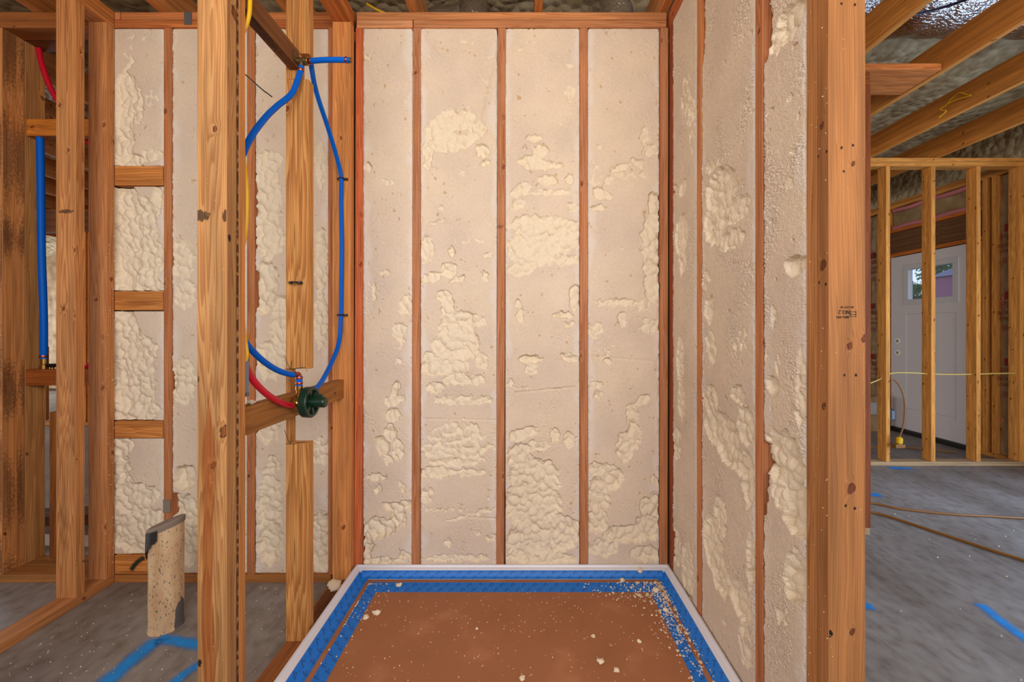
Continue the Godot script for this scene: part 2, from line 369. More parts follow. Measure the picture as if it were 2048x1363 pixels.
# ================= timber =================
# a sawn pine face 89 mm wide and 2.75 m long; rows run from its top end down
func make_wood(called: String, sd: int, cx: float, depth: float, slope: float, freq: float, late: float, knots: Array, marks: Array, dust: float, rows := 1024, heart := Vector3.ZERO) -> void:
	var w := 128
	var bytes := PackedByteArray()
	bytes.resize(w * rows * 3)
	var n1 := noise(sd, 0.9)
	var n2 := noise(sd + 1, 1.0)
	var n3 := noise(sd + 2, 1.0)
	var n4 := noise(sd + 3, 1.0, FastNoiseLite.TYPE_SIMPLEX_SMOOTH, 3)
	var e := Vector3(0.84, 0.66, 0.48)
	var l := Vector3(0.66, 0.44, 0.28)
	var du := Vector3(0.80, 0.66, 0.56)
	var i := 0
	for r in rows:
		var t := 2.75 * r / rows
		var c := depth + slope * t + n1.get_noise_1d(t) * 0.35
		var sway := n1.get_noise_2d(t * 0.8, 40.0) * 0.12
		var near := []
		for k in knots:
			if absf(k[1] - t) < k[2] * 7.0:
				near.append(k)
		var marked := []
		for k in marks:
			if absf(k[1] - t) < k[3] * 1.3:
				marked.append(k)
		for x in w:
			var u := float(x) / w
			var dx := u - cx - sway
			var rad := sqrt(dx * dx + c * c)
			var knot := 0.0
			var rim := 0.0
			for k in near:
				var kx: float = (u - k[0]) * 0.0889 / (k[2] * 0.72) + 0.3 * n2.get_noise_2d(t * 90.0, k[1] * 50.0)
				var ky: float = (t - k[1]) / (k[2] * 0.95) + 0.35 * kx
				var q := kx * kx + ky * ky
				rad += 0.16 * exp(-q * 0.22) * (1.0 if k[0] < cx else -0.7)
				if q < 1.6:
					var z := sqrt(q)
					knot = maxf(knot, smoothstep(1.2, 0.8, z))
					rim = maxf(rim, smoothstep(0.70, 0.98, z) * smoothstep(1.22, 1.0, z) * (0.75 + 0.5 * n3.get_noise_2d(u * 9.0, t * 40.0)))
			rad += n2.get_noise_2d(u * 2.2, t * 3.0) * 0.035
			var f := rad * freq + n2.get_noise_2d(u * 7.0, t * 0.7) * 0.5
			var ring := f - floorf(f)
			var s := smoothstep(0.15, 0.86, ring) * (1.0 - smoothstep(0.92, 1.0, ring))
			s *= late
			var fib := n3.get_noise_2d(u * 60.0, t * 6.0) * 0.05 + n4.get_noise_2d(u * 2.2, t * 1.4) * 0.17
			var col := e.lerp(l, s) * (1.0 + fib)
			if heart.y > 0.0:
				# resinous red heartwood: a tongue that widens downwards from heart.z metres below the top
				var hw := heart.y * smoothstep(heart.z, heart.z + 0.25, t) * (1.0 + 0.5 * n1.get_noise_2d(t * 3.0, 9.0))
				if hw > 0.001:
					var hd := absf(u - heart.x - 0.06 * n1.get_noise_2d(t * 2.0, 77.0)) / hw
					col = col.lerp(Vector3(0.60, 0.31, 0.15).lerp(Vector3(0.72, 0.44, 0.24), 1.0 - s), 0.75 * smoothstep(1.1, 0.75, hd))
			if knot > 0.0:
				col = col.lerp(Vector3(0.50, 0.27, 0.14) * (1.0 + 0.25 * sin(rad * 90.0)), knot * 0.8)
				col = col.lerp(Vector3(0.20, 0.09, 0.05), rim * 0.6)
			for k in marked:
				var mx: float = (u - k[0]) / k[2]
				var my: float = (t - k[1]) / k[3]
				var q := mx * mx + my * my + 0.7 * n4.get_noise_2d(u * 6.0, t * 60.0)
				col = col.lerp(Vector3(0.13, 0.09, 0.08), (smoothstep(1.0, 0.55, q) if k[3] < 0.1 else smoothstep(1.2, 0.0, q)) * k[4])
			if dust > 0.0:
				var dn := n4.get_noise_2d(u * 3.0 + 9.0, t * 5.0) + 0.45 * n3.get_noise_2d(u * 45.0, t * 90.0)
				col = col.lerp(du, dust * smoothstep(0.0, 0.55, dn))
			bytes[i] = int(clampf(col.x, 0, 1) * 255)
			bytes[i + 1] = int(clampf(col.y, 0, 1) * 255)
			bytes[i + 2] = int(clampf(col.z, 0, 1) * 255)
			i += 3
	# the foot of the picture runs into its head, so that it repeats without a seam
	var tail := int(rows * 0.1)
	for r in range(rows - tail, rows):
		var k := smoothstep(0.0, 1.0, float(r - (rows - tail)) / (tail - 1))
		var head := (rows - 1 - r) * w * 3
		for x in w * 3:
			bytes[r * w * 3 + x] = int(lerpf(bytes[r * w * 3 + x], bytes[head + x], k))
	wood_tex[called] = ImageTexture.create_from_image(Image.create_from_data(w, rows, false, Image.FORMAT_RGB8, bytes))

func make_woods() -> void:
	# a knot is [across 0-1, metres below the top end, radius]; a mark is [across, below top, half width, half height, strength]
	make_wood("arch", 11, 0.45, 0.05, 0.10, 11.0, 0.75, [[0.7, 0.62, 0.009], [0.2, 1.9, 0.008]], [], 0.0)
	make_wood("side", 23, 1.25, 0.10, 0.06, 13.0, 0.60, [[0.3, 0.4, 0.008], [0.55, 1.3, 0.010], [0.4, 2.2, 0.008]], [], 0.10)
	make_wood("fine", 37, 3.2, 0.3, 0.05, 16.0, 0.55, [[0.75, 1.05, 0.007]], [], 0.0)
	make_wood("dusty", 51, 1.6, 0.15, 0.08, 9.0, 0.65, [[0.15, 0.12, 0.010], [0.3, 0.78, 0.011], [0.2, 1.62, 0.009], [0.8, 2.45, 0.008]], [], 0.55)
	make_wood("stained", 63, 0.8, 0.2, 0.10, 8.0, 0.5, [[0.5, 1.2, 0.009]], [[0.4, 0.5, 0.6, 0.16, 0.4], [0.6, 1.0, 0.6, 0.22, 0.35], [0.3, 1.55, 0.7, 0.25, 0.4], [0.6, 2.1, 0.7, 0.25, 0.35], [0.5, 2.5, 0.5, 0.12, 0.4]], 0.0)
	make_wood("knotty", 77, 0.5, 0.4, 0.12, 8.0, 0.45, [[0.6, 0.35, 0.008], [0.3, 0.8, 0.008], [0.6, 1.0, 0.007], [0.4, 1.45, 0.009], [0.7, 1.95, 0.008], [0.4, 2.35, 0.009]], [[0.6, 1.3, 0.05, 0.02, 0.8], [0.3, 2.05, 0.05, 0.015, 0.8]], 0.0)
	var near_knots := [[0.56, 0.905, 0.008], [0.86, 1.745, 0.017], [0.52, 1.84, 0.009]]
	var near_marks := [[0.12, 1.146, 0.30, 0.018, 0.6], [0.90, 1.146, 0.13, 0.018, 0.6], [0.08, 2.39, 0.07, 0.012, 0.8], [0.05, 1.6, 0.03, 0.012, 0.5]]
	make_wood("near_post", 91, 0.42, 0.10, 0.13, 13.0, 0.62, near_knots, near_marks, 0.0, 1536, Vector3(0.36, 0.22, 1.62))
	var holes := []
	for h in [[0.34, 1.039], [0.64, 1.033], [0.40, 1.094], [0.34, 0.704], [0.69, 0.706], [0.42, 1.568], [0.72, 1.568], [0.45, 1.872], [0.69, 1.878]]:
		holes.append([h[0], h[1], 0.035, 0.0035, 0.9])
	holes.append([-0.02, 2.17, 0.13, 0.010, 1.0])
	make_wood("end_post", 105, -0.9, 0.12, 0.03, 15.0, 0.36, [[0.65, 1.076, 0.006], [0.56, 1.50, 0.008], [0.95, 1.482, 0.009], [0.61, 1.832, 0.012], [0.63, 2.165, 0.008]], holes, 0.0, 1536)
	var left_knots := [[0.2, 0.47, 0.008], [0.62, 0.67, 0.007], [0.98, 1.11, 0.009], [0.38, 1.37, 0.010], [1.0, 1.40, 0.010]]
	make_wood("left_stud", 119, 0.55, 0.08, 0.12, 10.0, 0.7, left_knots, [[0.5, 0.94, 0.42, 0.010, 0.55]], 0.0)
	make_bark()
	make_wood("mid_stud", 133, 0.40, 0.06, 0.16, 8.5, 0.8, [[0.05, 0.62, 0.012]], [], 0.0)

func make_bark() -> void:
	var w := 32
	var rows := 1024
	var im := Image.create(w, rows, false, Image.FORMAT_RGB8)
	var n := noise(171, 0.11, FastNoiseLite.TYPE_SIMPLEX_SMOOTH, 3)
	for y in rows:
		for x in w:
			var q := n.get_noise_2d(x * 1.1, y * 0.8)
			var c := Color(0.32, 0.21, 0.13).lerp(Color(0.54, 0.36, 0.23), smoothstep(-0.2, 0.25, q))
			c = c.lerp(Color(0.74, 0.56, 0.38), smoothstep(0.10, 0.3, q))
			im.set_pixel(x, y, c)
	wood_tex["bark"] = ImageTexture.create_from_image(im)

func wood(tex: String, tint: Color, rough := 0.72) -> StandardMaterial3D:
	var key := tex + tint.to_html() + str(rough)
	if not mats.has(key):
		var m := StandardMaterial3D.new()
		m.resource_name = "pine_" + tex
		m.albedo_texture = wood_tex[tex]
		m.albedo_color = tint
		m.roughness = rough
		m.metallic_specular = 0.35
		mats[key] = m
	return mats[key]

func plain_mat(key: String, c: Color, rough := 0.6, metal := 0.0) -> StandardMaterial3D:
	if not mats.has(key):
		var m := StandardMaterial3D.new()
		m.resource_name = key
		m.albedo_color = c
		m.roughness = rough
		m.metallic = metal
		mats[key] = m
	return mats[key]

func noise_tex(s: int, freq: float, colors: Array, size := 512, oct := 4, type := FastNoiseLite.TYPE_SIMPLEX_SMOOTH, norm := true) -> NoiseTexture2D:
	var t := NoiseTexture2D.new()
	t.width = size
	t.height = size
	t.seamless = true
	t.normalize = norm
	t.noise = noise(s, freq, type, oct)
	if colors.size() > 0:
		var g := Gradient.new()
		g.offsets = PackedFloat32Array()
		var offs := PackedFloat32Array()
		var cols := PackedColorArray()
		for i in colors.size():
			offs.append(float(i) / (colors.size() - 1))
			cols.append(colors[i])
		g.offsets = offs
		g.colors = cols
		t.color_ramp = g
	return t

func make_materials() -> void:
	var foam := StandardMaterial3D.new()
	foam.resource_name = "spray_foam"
	foam.vertex_color_use_as_albedo = true
	foam.roughness = 0.75
	foam.metallic_specular = 0.3
	foam.heightmap_enabled = true
	foam.heightmap_texture = noise_tex(5, 0.045, [], 512, 4)
	foam.heightmap_scale = 0.10
	foam.uv1_scale = Vector3(5.0, 5.0, 1)
	mats["foam"] = foam
	var foam2: StandardMaterial3D = foam.duplicate()
	foam2.heightmap_scale = 0.20
	foam2.uv1_scale = Vector3(9.0, 9.0, 1)
	mats["foam_rough"] = foam2
	var con := StandardMaterial3D.new()
	con.resource_name = "concrete"
	con.albedo_texture = noise_tex(15, 0.006, [Color(0.44, 0.41, 0.38), Color(0.51, 0.48, 0.45), Color(0.555, 0.53, 0.505), Color(0.61, 0.59, 0.575)], 512, 5)
	con.uv1_triplanar = true
	con.uv1_world_triplanar = true
	con.uv1_scale = Vector3(0.55, 0.42, 0.22)
	con.roughness = 0.5
	con.metallic_specular = 0.5
	con.detail_enabled = true
	con.detail_blend_mode = BaseMaterial3D.BLEND_MODE_MUL
	con.detail_albedo = noise_tex(16, 0.02, [Color(0.78, 0.75, 0.72), Color(0.91, 0.89, 0.88), Color(0.97, 0.965, 0.96), Color(1, 1, 1)], 512, 4)
	con.detail_uv_layer = BaseMaterial3D.DETAIL_UV_2
	con.uv2_triplanar = true
	con.uv2_world_triplanar = true
	con.uv2_scale = Vector3(1.6, 1.3, 1.0)
	mats["concrete"] = con
	var card := StandardMaterial3D.new()
	card.resource_name = "brown_paperboard"
	card.albedo_texture = noise_tex(21, 0.008, [Color(0.56, 0.345, 0.205), Color(0.59, 0.37, 0.225), Color(0.60, 0.375, 0.23), Color(0.65, 0.43, 0.28)], 512, 5)
	card.uv1_triplanar = true
	card.uv1_scale = Vector3(0.9, 0.9, 0.9)
	card.roughness = 0.8
	mats["card"] = card
	var tape := StandardMaterial3D.new()
	tape.resource_name = "blue_printed_tape"
	tape.albedo_texture = tape_texture()
	tape.roughness = 0.55
	mats["tape"] = tape
	var pan := plain_mat("white_acrylic", Color(0.83, 0.82, 0.84), 0.25)
	pan.clearcoat_enabled = true
	pan.clearcoat = 0.3
	var foil := plain_mat("foil", Color(0.80, 0.79, 0.80), 0.22, 1.0)
	foil.normal_enabled = true
	var ft := noise_tex(31, 0.03, [], 512, 3, FastNoiseLite.TYPE_SIMPLEX)
	ft.as_normal_map = true
	ft.bump_strength = 9.0
	foil.normal_texture = ft
	foil.normal_scale = 0.7
	foil.uv1_scale = Vector3(3, 1.2, 1)
	var roof := StandardMaterial3D.new()
	roof.resource_name = "roof_foam"
	roof.albedo_texture = noise_tex(41, 0.02, [Color(0.55, 0.46, 0.31), Color(0.68, 0.60, 0.46), Color(0.78, 0.71, 0.58)], 512, 4)
	roof.uv1_triplanar = true
	roof.uv1_scale = Vector3(0.8, 0.8, 0.8)
	roof.roughness = 0.8
	roof.heightmap_enabled = true
	roof.heightmap_texture = noise_tex(44, 0.035, [], 512, 1, FastNoiseLite.TYPE_CELLULAR)
	roof.heightmap_flip_texture = true
	roof.heightmap_scale = 2.4
	mats["roof"] = roof
	var kraft := StandardMaterial3D.new()
	kraft.resource_name = "kraft_paper"
	kraft.albedo_texture = noise_tex(43, 0.012, [Color(0.46, 0.36, 0.22), Color(0.57, 0.46, 0.31), Color(0.64, 0.53, 0.37)], 256, 4)
	kraft.uv1_triplanar = true
	kraft.uv1_scale = Vector3(1.4, 1.4, 1.4)
	kraft.roughness = 0.7
	mats["kraft"] = kraft
	var pvc := StandardMaterial3D.new()
	pvc.resource_name = "cream_pipe"
	pvc.albedo_texture = pipe_texture()
	pvc.roughness = 0.45
	mats["pvc"] = pvc
	plain_mat("blue_pipe", Color(0.0, 0.35, 0.74), 0.45)
	mats["blue_pipe"].metallic_specular = 0.25
	plain_mat("red_pipe", Color(0.74, 0.02, 0.14), 0.42)
	plain_mat("brass", Color(0.72, 0.55, 0.30), 0.32, 1.0)
	plain_mat("dull_brass", Color(0.50, 0.43, 0.30), 0.42, 0.9)
	plain_mat("copper", Color(0.70, 0.33, 0.18), 0.35, 1.0)
	plain_mat("green_plastic", Color(0.03, 0.16, 0.10), 0.38)
	plain_mat("black_plastic", Color(0.025, 0.025, 0.028), 0.4)
	plain_mat("yellow_sheath", Color(0.85, 0.66, 0.03), 0.42)
	plain_mat("cable_cream", Color(0.80, 0.68, 0.34), 0.5)
	plain_mat("grey_plastic", Color(0.42, 0.45, 0.50), 0.5)
	plain_mat("grey_tape", Color(0.17, 0.165, 0.17), 0.42)
	plain_mat("dusty_tape", Color(0.50, 0.44, 0.38), 0.8)
	plain_mat("steel", Color(0.40, 0.40, 0.41), 0.5, 0.4)
	plain_mat("brown_cord", Color(0.50, 0.31, 0.08), 0.5)
	plain_mat("door_white", Color(0.80, 0.77, 0.76), 0.45)
	plain_mat("dark_wood", Color(0.10, 0.08, 0.07), 0.6)
	plain_mat("ink", Color(0.10, 0.06, 0.05), 0.8)
	plain_mat("red_ink", Color(0.50, 0.10, 0.08), 0.8)
	plain_mat("pink_fibre", Color(0.74, 0.44, 0.44), 0.95)
	plain_mat("osb", Color(0.50, 0.38, 0.24), 0.8)
	plain_mat("scrap", Color(0.86, 0.78, 0.66), 0.85)
	plain_mat("wall_white", Color(0.62, 0.60, 0.57), 0.85)
	plain_mat("green_wire", Color(0.06, 0.20, 0.07), 0.5)
	var glass := plain_mat("glass", Color(0.95, 0.97, 1.0, 0.06), 0.02)
	glass.transparency = BaseMaterial3D.TRANSPARENCY_ALPHA
	var paint := plain_mat("spray_paint", Color(1, 1, 1, 1), 0.75)
	paint.vertex_color_use_as_albedo = true
	paint.transparency = BaseMaterial3D.TRANSPARENCY_ALPHA

func tape_texture() -> ImageTexture:
	var im := Image.create(256, 128, false, Image.FORMAT_RGB8)
	im.fill(Color(0.02, 0.30, 0.66))
	var n := noise(301, 0.05)
	for y in 128:
		for x in 256:
			var c := Color(0.0, 0.39, 0.74).lerp(Color(0.02, 0.46, 0.80), 0.5 + 0.5 * n.get_noise_2d(x, y))
			# slanted two-line print and dots, repeated in a brick layout
			for k in 4:
				var ox := 32 + 64 * k
				var oy := 32 if k % 2 == 0 else 96
				for wy in [-128, 0, 128]:
					var lx := float(x - ox)
					var ly := float(y - oy - wy)
					var s := lx + ly * 0.62
					if absf(ly) < 26.0:
						var stroke := (absf(s - 5.0) < 3.2 or absf(s + 5.5) < 2.6) and fmod(ly + 40.0, 11.0) > 2.6
						if stroke:
							c = Color(0.01, 0.07, 0.17)
					var dx := lx - 30.0
					if dx * dx + ly * ly < 30.0:
						c = Color(0.01, 0.08, 0.2)
			im.set_pixel(x, y, c)
	return ImageTexture.create_from_image(im)

func pipe_texture() -> ImageTexture:
	var im := Image.create(256, 256, false, Image.FORMAT_RGB8)
	var n := noise(311, 0.018, FastNoiseLite.TYPE_SIMPLEX_SMOOTH, 4)
	var m := noise(312, 0.09, FastNoiseLite.TYPE_SIMPLEX_SMOOTH, 2)
	var g := noise(313, 0.07, FastNoiseLite.TYPE_SIMPLEX_SMOOTH, 2)
	for y in 256:
		for x in 256:
			var c := Color(0.83, 0.71, 0.55).lerp(Color(0.74, 0.58, 0.42), clampf(0.5 + n.get_noise_2d(x, y), 0, 1))
			var grime := smoothstep(0.52, 0.60, m.get_noise_2d(x * 1.6, y * 2.6))
			c = c.lerp(Color(0.22, 0.20, 0.18), grime * 0.85)
			if g.get_noise_2d(x * 1.5 + 80.0, y * 3.0) > 0.68:
				c = Color(0.10, 0.28, 0.24)
			# a scuffed grey cement patch low on the right of the visible side
			var px := (fposmod(x + 60.0, 256.0) - 56.0) / 24.0
			var py := (y - 6.0) / 26.0
			if px * px + py * py + 0.6 * n.get_noise_2d(x * 3.0, y * 3.0) < 0.8:
				c = Color(0.36, 0.34, 0.33)
			im.set_pixel(x, y, c)
	return ImageTexture.create_from_image(im)

# ================= shell =================
func slab(parent: Node, called: String, x0: float, x1: float, y0: float, y1: float, d0: float, d1: float, mat: Material) -> MeshInstance3D:
	return board(parent, called, x0, x1, y0, y1, d0, d1, 1, mat, Vector2.ZERO, 0.004)

func build_shell() -> void:
	var fl := structure("floor", "grey trowelled concrete slab floor with dust and stains", "floor")
	slab(fl, "slab", -10.7, 4.9, -0.2, 0.0, -1.4, 8.4, mats["concrete"])
	var osb: Material = mats["osb"]
	var wf := structure("unseen_wall_front", "unseen sheathed wall behind the viewer, its openings placed to light the foam and the door", "wall", p(0, 0, -1.3))  # out of view; set close so its high window lights the foam
	slab(wf, "sheathing_panel", -10.7, -1.7, 0, 4.4, -1.4, -1.2, osb)
	slab(wf, "sheathing_panel", 1.9, 2.35, 0, 4.4, -1.4, -1.2, osb)
	slab(wf, "sheathing_panel", 2.35, 4.25, 0, 0.06, -1.4, -1.2, osb)
	slab(wf, "sheathing_panel", 2.35, 4.25, 2.15, 4.4, -1.4, -1.2, osb)
	slab(wf, "sheathing_panel", 4.25, 4.9, 0, 4.4, -1.4, -1.2, osb)
	slab(wf, "sheathing_panel", -1.7, 1.9, 0, 1.5, -1.4, -1.2, osb)
	slab(wf, "sheathing_panel", -1.7, 1.9, 2.74, 4.4, -1.4, -1.2, osb)
	var wl := structure("unseen_wall_left_outer", "unseen sheathed wall far to the left, its openings placed to light the shower and next room", "wall", p(-10.6, 0, 2.0))  # out of view; openings placed to bring light in from the left
	slab(wl, "sheathing_panel", -10.7, -10.5, 0, 0.25, -1.2, 2.2, osb)
	slab(wl, "sheathing_panel", -10.7, -10.5, 2.55, 4.4, -1.2, 2.2, osb)
	slab(wl, "sheathing_panel", -10.7, -10.5, 0, 4.4, 2.2, 5.2, osb)
	slab(wl, "sheathing_panel", -10.7, -10.5, 0, 4.4, 7.6, 8.4, osb)
	slab(wl, "sheathing_panel", -10.7, -10.5, 2.25, 4.4, 5.2, 7.6, osb)
	var wb := structure("wall_rear", "insulated rear outside wall seen through the open framing at left", "wall", p(-4, 0, 8.2))
	slab(wb, "sheathing_panel", -10.5, 4.7, 0, 4.4, 8.2, 8.4, osb)
	var roof := structure("roof", "foam-sprayed underside of the roof deck above the joists", "roof", p(0, 3.6, 2.5))
	slab(roof, "deck", -10.7, 4.9, 4.3, 4.4, -1.4, 8.4, osb)
	part(roof, "foam_underside", roof_foam_mesh(), mats["roof"], Vector3.ZERO)

func roof_foam_mesh() -> ArrayMesh:
	var v := PackedVector3Array()
	var n := PackedVector3Array()
	var uv := PackedVector2Array()
	var idx := PackedInt32Array()
	var lump := noise(401, 5.5, FastNoiseLite.TYPE_CELLULAR)
	var low := noise(402, 1.2)
	var nx := 240
	var nz := 150
	var s := 0.064
	var hs := PackedFloat32Array()
	for j in nz + 1:
		for i in nx + 1:
			var x := -10.6 + i * s
			var d := -1.25 + j * s
			var c := lump.get_noise_2d(x, d) + 1.0
			hs.append(4.2 - 0.14 * (d + 2.9) + 0.05 * c * c + 0.03 * low.get_noise_2d(x, d))
	for j in nz + 1:
		for i in nx + 1:
			var x := -10.6 + i * s
			var d := -1.25 + j * s
			var k := j * (nx + 1) + i
			v.append(p(x, hs[k], d))
			var gx: float = (hs[j * (nx + 1) + mini(i + 1, nx)] - hs[j * (nx + 1) + maxi(i - 1, 0)]) / (2 * s)
			var gd: float = (hs[mini(j + 1, nz) * (nx + 1) + i] - hs[maxi(j - 1, 0) * (nx + 1) + i]) / (2 * s)
			n.append(Vector3(gx, -1.0, -gd).normalized())
			uv.append(Vector2(x, d))
	for j in nz:
		for i in nx:
			var a := j * (nx + 1) + i
			tri(idx, v, a, a + 1, a + nx + 2, Vector3.DOWN)
			tri(idx, v, a, a + nx + 2, a + nx + 1, Vector3.DOWN)
	return arrays(v, n, uv, idx)

# ================= framed walls =================
const RED := Color(0.86, 0.74, 0.68)
const TAN := Color(1.0, 0.95, 0.86)
const BROWN := Color(0.62, 0.50, 0.40)
const GOLD := Color(0.98, 0.86, 0.58)

func build_back_wall() -> void:
	var w := structure("wall_back", "timber stud wall at the back with flush trimmed foam bays, double top plate above", "wall", p(-0.9, 0, BACK + 0.05))
	var dusty := wood("dusty", RED)
	var b0 := BACK
	var b1 := BACK + WIDE
	# studs: centre x at mid height, lean of the top to the right
	for s in [[-1.724, 0.0], [-1.32, 0.0], [-0.925, 0.0], [-0.7955, -0.009], [-0.5165, -0.007], [-0.1045, -0.009], [0.2985, 0.003], [0.6880, -0.004]]:
		var st := board(w, "stud", s[0] - STUD / 2, s[0] + STUD / 2, 0.038, TOP - 0.076, b0, b1, 1, wood("dusty", Color(0.94, 0.66, 0.54) if s[0] > -0.81 and s[0] < -0.78 else RED if s[0] > -0.9 else Color(0.86, 0.72, 0.62)))
		st.rotation.z = s[1] / 2.6
	for s in [-2.05, -2.544]:
		board(w, "stud", s - STUD / 2, s + STUD / 2, 0.038, TOP - 0.076, b0, b1, 1, wood("stained", Color(0.92, 0.80, 0.64)))
	board(w, "stud", -2.544 - STUD / 2, -2.544 + STUD / 2, 0.038, TOP - 0.076, b1 + 0.001, b1 + WIDE, 1, wood("side", Color(0.84, 0.76, 0.60)))
	# plates
	var pl := wood("side", Color(0.92, 0.74, 0.60))
	board(w, "top_plate", -3.4, -2.085, TOP - 0.0375, TOP, b0, b1, 0, wood("fine", Color(0.78, 0.62, 0.42)))
	board(w, "top_plate", -3.4, -2.085, TOP - 0.076, TOP - 0.0385, b0, b1, 0, wood("fine", Color(0.74, 0.58, 0.40)))
	board(w, "top_plate", -1.95, -0.91, TOP - 0.0375, TOP, b0, b1, 0, pl)
	board(w, "top_plate", -2.06, -0.91, TOP - 0.076, TOP - 0.0385, b0, b1, 0, wood("arch", Color(0.86, 0.66, 0.50)))
	board(w, "top_plate", -2.06, -1.955, TOP - 0.0375, TOP, b0, b1, 2, pl)
	board(w, "top_plate", -0.806, 0.70, TOP - 0.0375, TOP, b0, b1, 0, wood("side", Color(0.90, 0.78, 0.68)))
	board(w, "top_plate", -0.53, 0.70, TOP - 0.076, TOP - 0.0385, b0, b1, 0, wood("dusty", Color(0.86, 0.74, 0.66)))
	board(w, "top_plate", -0.806, -0.534, TOP - 0.076, TOP - 0.0385, b0, b1, 0, wood("dusty", Color(1, 0.9, 0.84)))
	for dd in [b0, b1 + 0.001]:
		board(w, "sole_plate", -3.4, -2.07, 0.0, 0.038, dd, dd + WIDE - 0.002, 0, wood("fine", Color(0.78, 0.68, 0.50)))
	board(w, "sole_plate", -2.06, -0.93, 0.0, 0.038, b0, b1, 0, wood("fine", Color(0.80, 0.68, 0.50)))
	board(w, "sole_plate", -0.81, 0.71, 0.0, 0.038, b0, b1, 0, pl)
	board(w, "top_plate", -3.4, -2.07, TOP - 0.076, TOP - 0.038, b1 + 0.004, b1 + WIDE, 0, wood("stained", Color(0.60, 0.46, 0.32)))
	# blocking across the left foam bay
	for y in [[1.928, 2.022], [1.323, 1.415], [0.703, 0.784], [0.043, 0.135]]:
		var bl := board(w, "blocking", -1.978, -1.744, y[0], y[1], b0 - 0.003, b0 + STUD, 0, wood("arch", Color(0.92, 0.78, 0.56)))
		if y[0] < 0.1:
			var sm := strip_mark([Vector3(-1.90, 0.06, -b0 + 0.0045), Vector3(-1.87, 0.10, -b0 + 0.0045), Vector3(-1.83, 0.128, -b0 + 0.0045)], 0.016, Color(0.02, 0.16, 0.13), Vector3(0, 0, 1))
			part(bl, "green_paint_smear", sm, mats["spray_paint"], Vector3.ZERO)
	# blocking in the open bay at far left
	board(w, "blocking", -2.522, -2.07, 2.213, 2.299, b1 + 0.003, b1 + 0.041, 0, wood("knotty", Color(0.92, 0.72, 0.40)))
	board(w, "blocking", -2.53, -2.07, 0.944, 1.027, b1 + 0.003, b1 + 0.041, 0, wood("side", Color(0.74, 0.52, 0.30)))
	board(w, "cripple_stud", -2.46, -2.37, 0.04, 0.80, b1 + 0.05, b1 + WIDE, 1, wood("arch", Color(0.72, 0.58, 0.40)))
	# backing sheet behind the foam
	slab(w, "backing_sheet", -2.03, 0.80, 0.04, 2.69, b1 + 0.002, b1 + 0.014, mats["osb"])
	var np := part(w, "nail_plate", board_mesh(Vector3(0.038, 0.062, 0.0015), 1, 0.0005), mats["steel"], p(-1.623, 2.738, BACK - 0.001))
	np.set_meta("label", "grey steel nail plate over the plate joint")
	# pencilled height on the middle stud
	var tm := text("60\"", 0.015, mats["ink"])
	part(w, "pencil_note", tm, mats["ink"], p(-0.1045, 1.728, BACK - 0.0006))

func text(s: String, height: float, _m: Material) -> TextMesh:
	var t := TextMesh.new()
	t.text = s
	var f := SystemFont.new()
	f.font_names = PackedStringArray(["Droid Sans"])
	t.font = f
	t.font_size = 24
	t.pixel_size = height / 18.0
	t.depth = 0.0008
	t.curve_step = 2.0
	return t

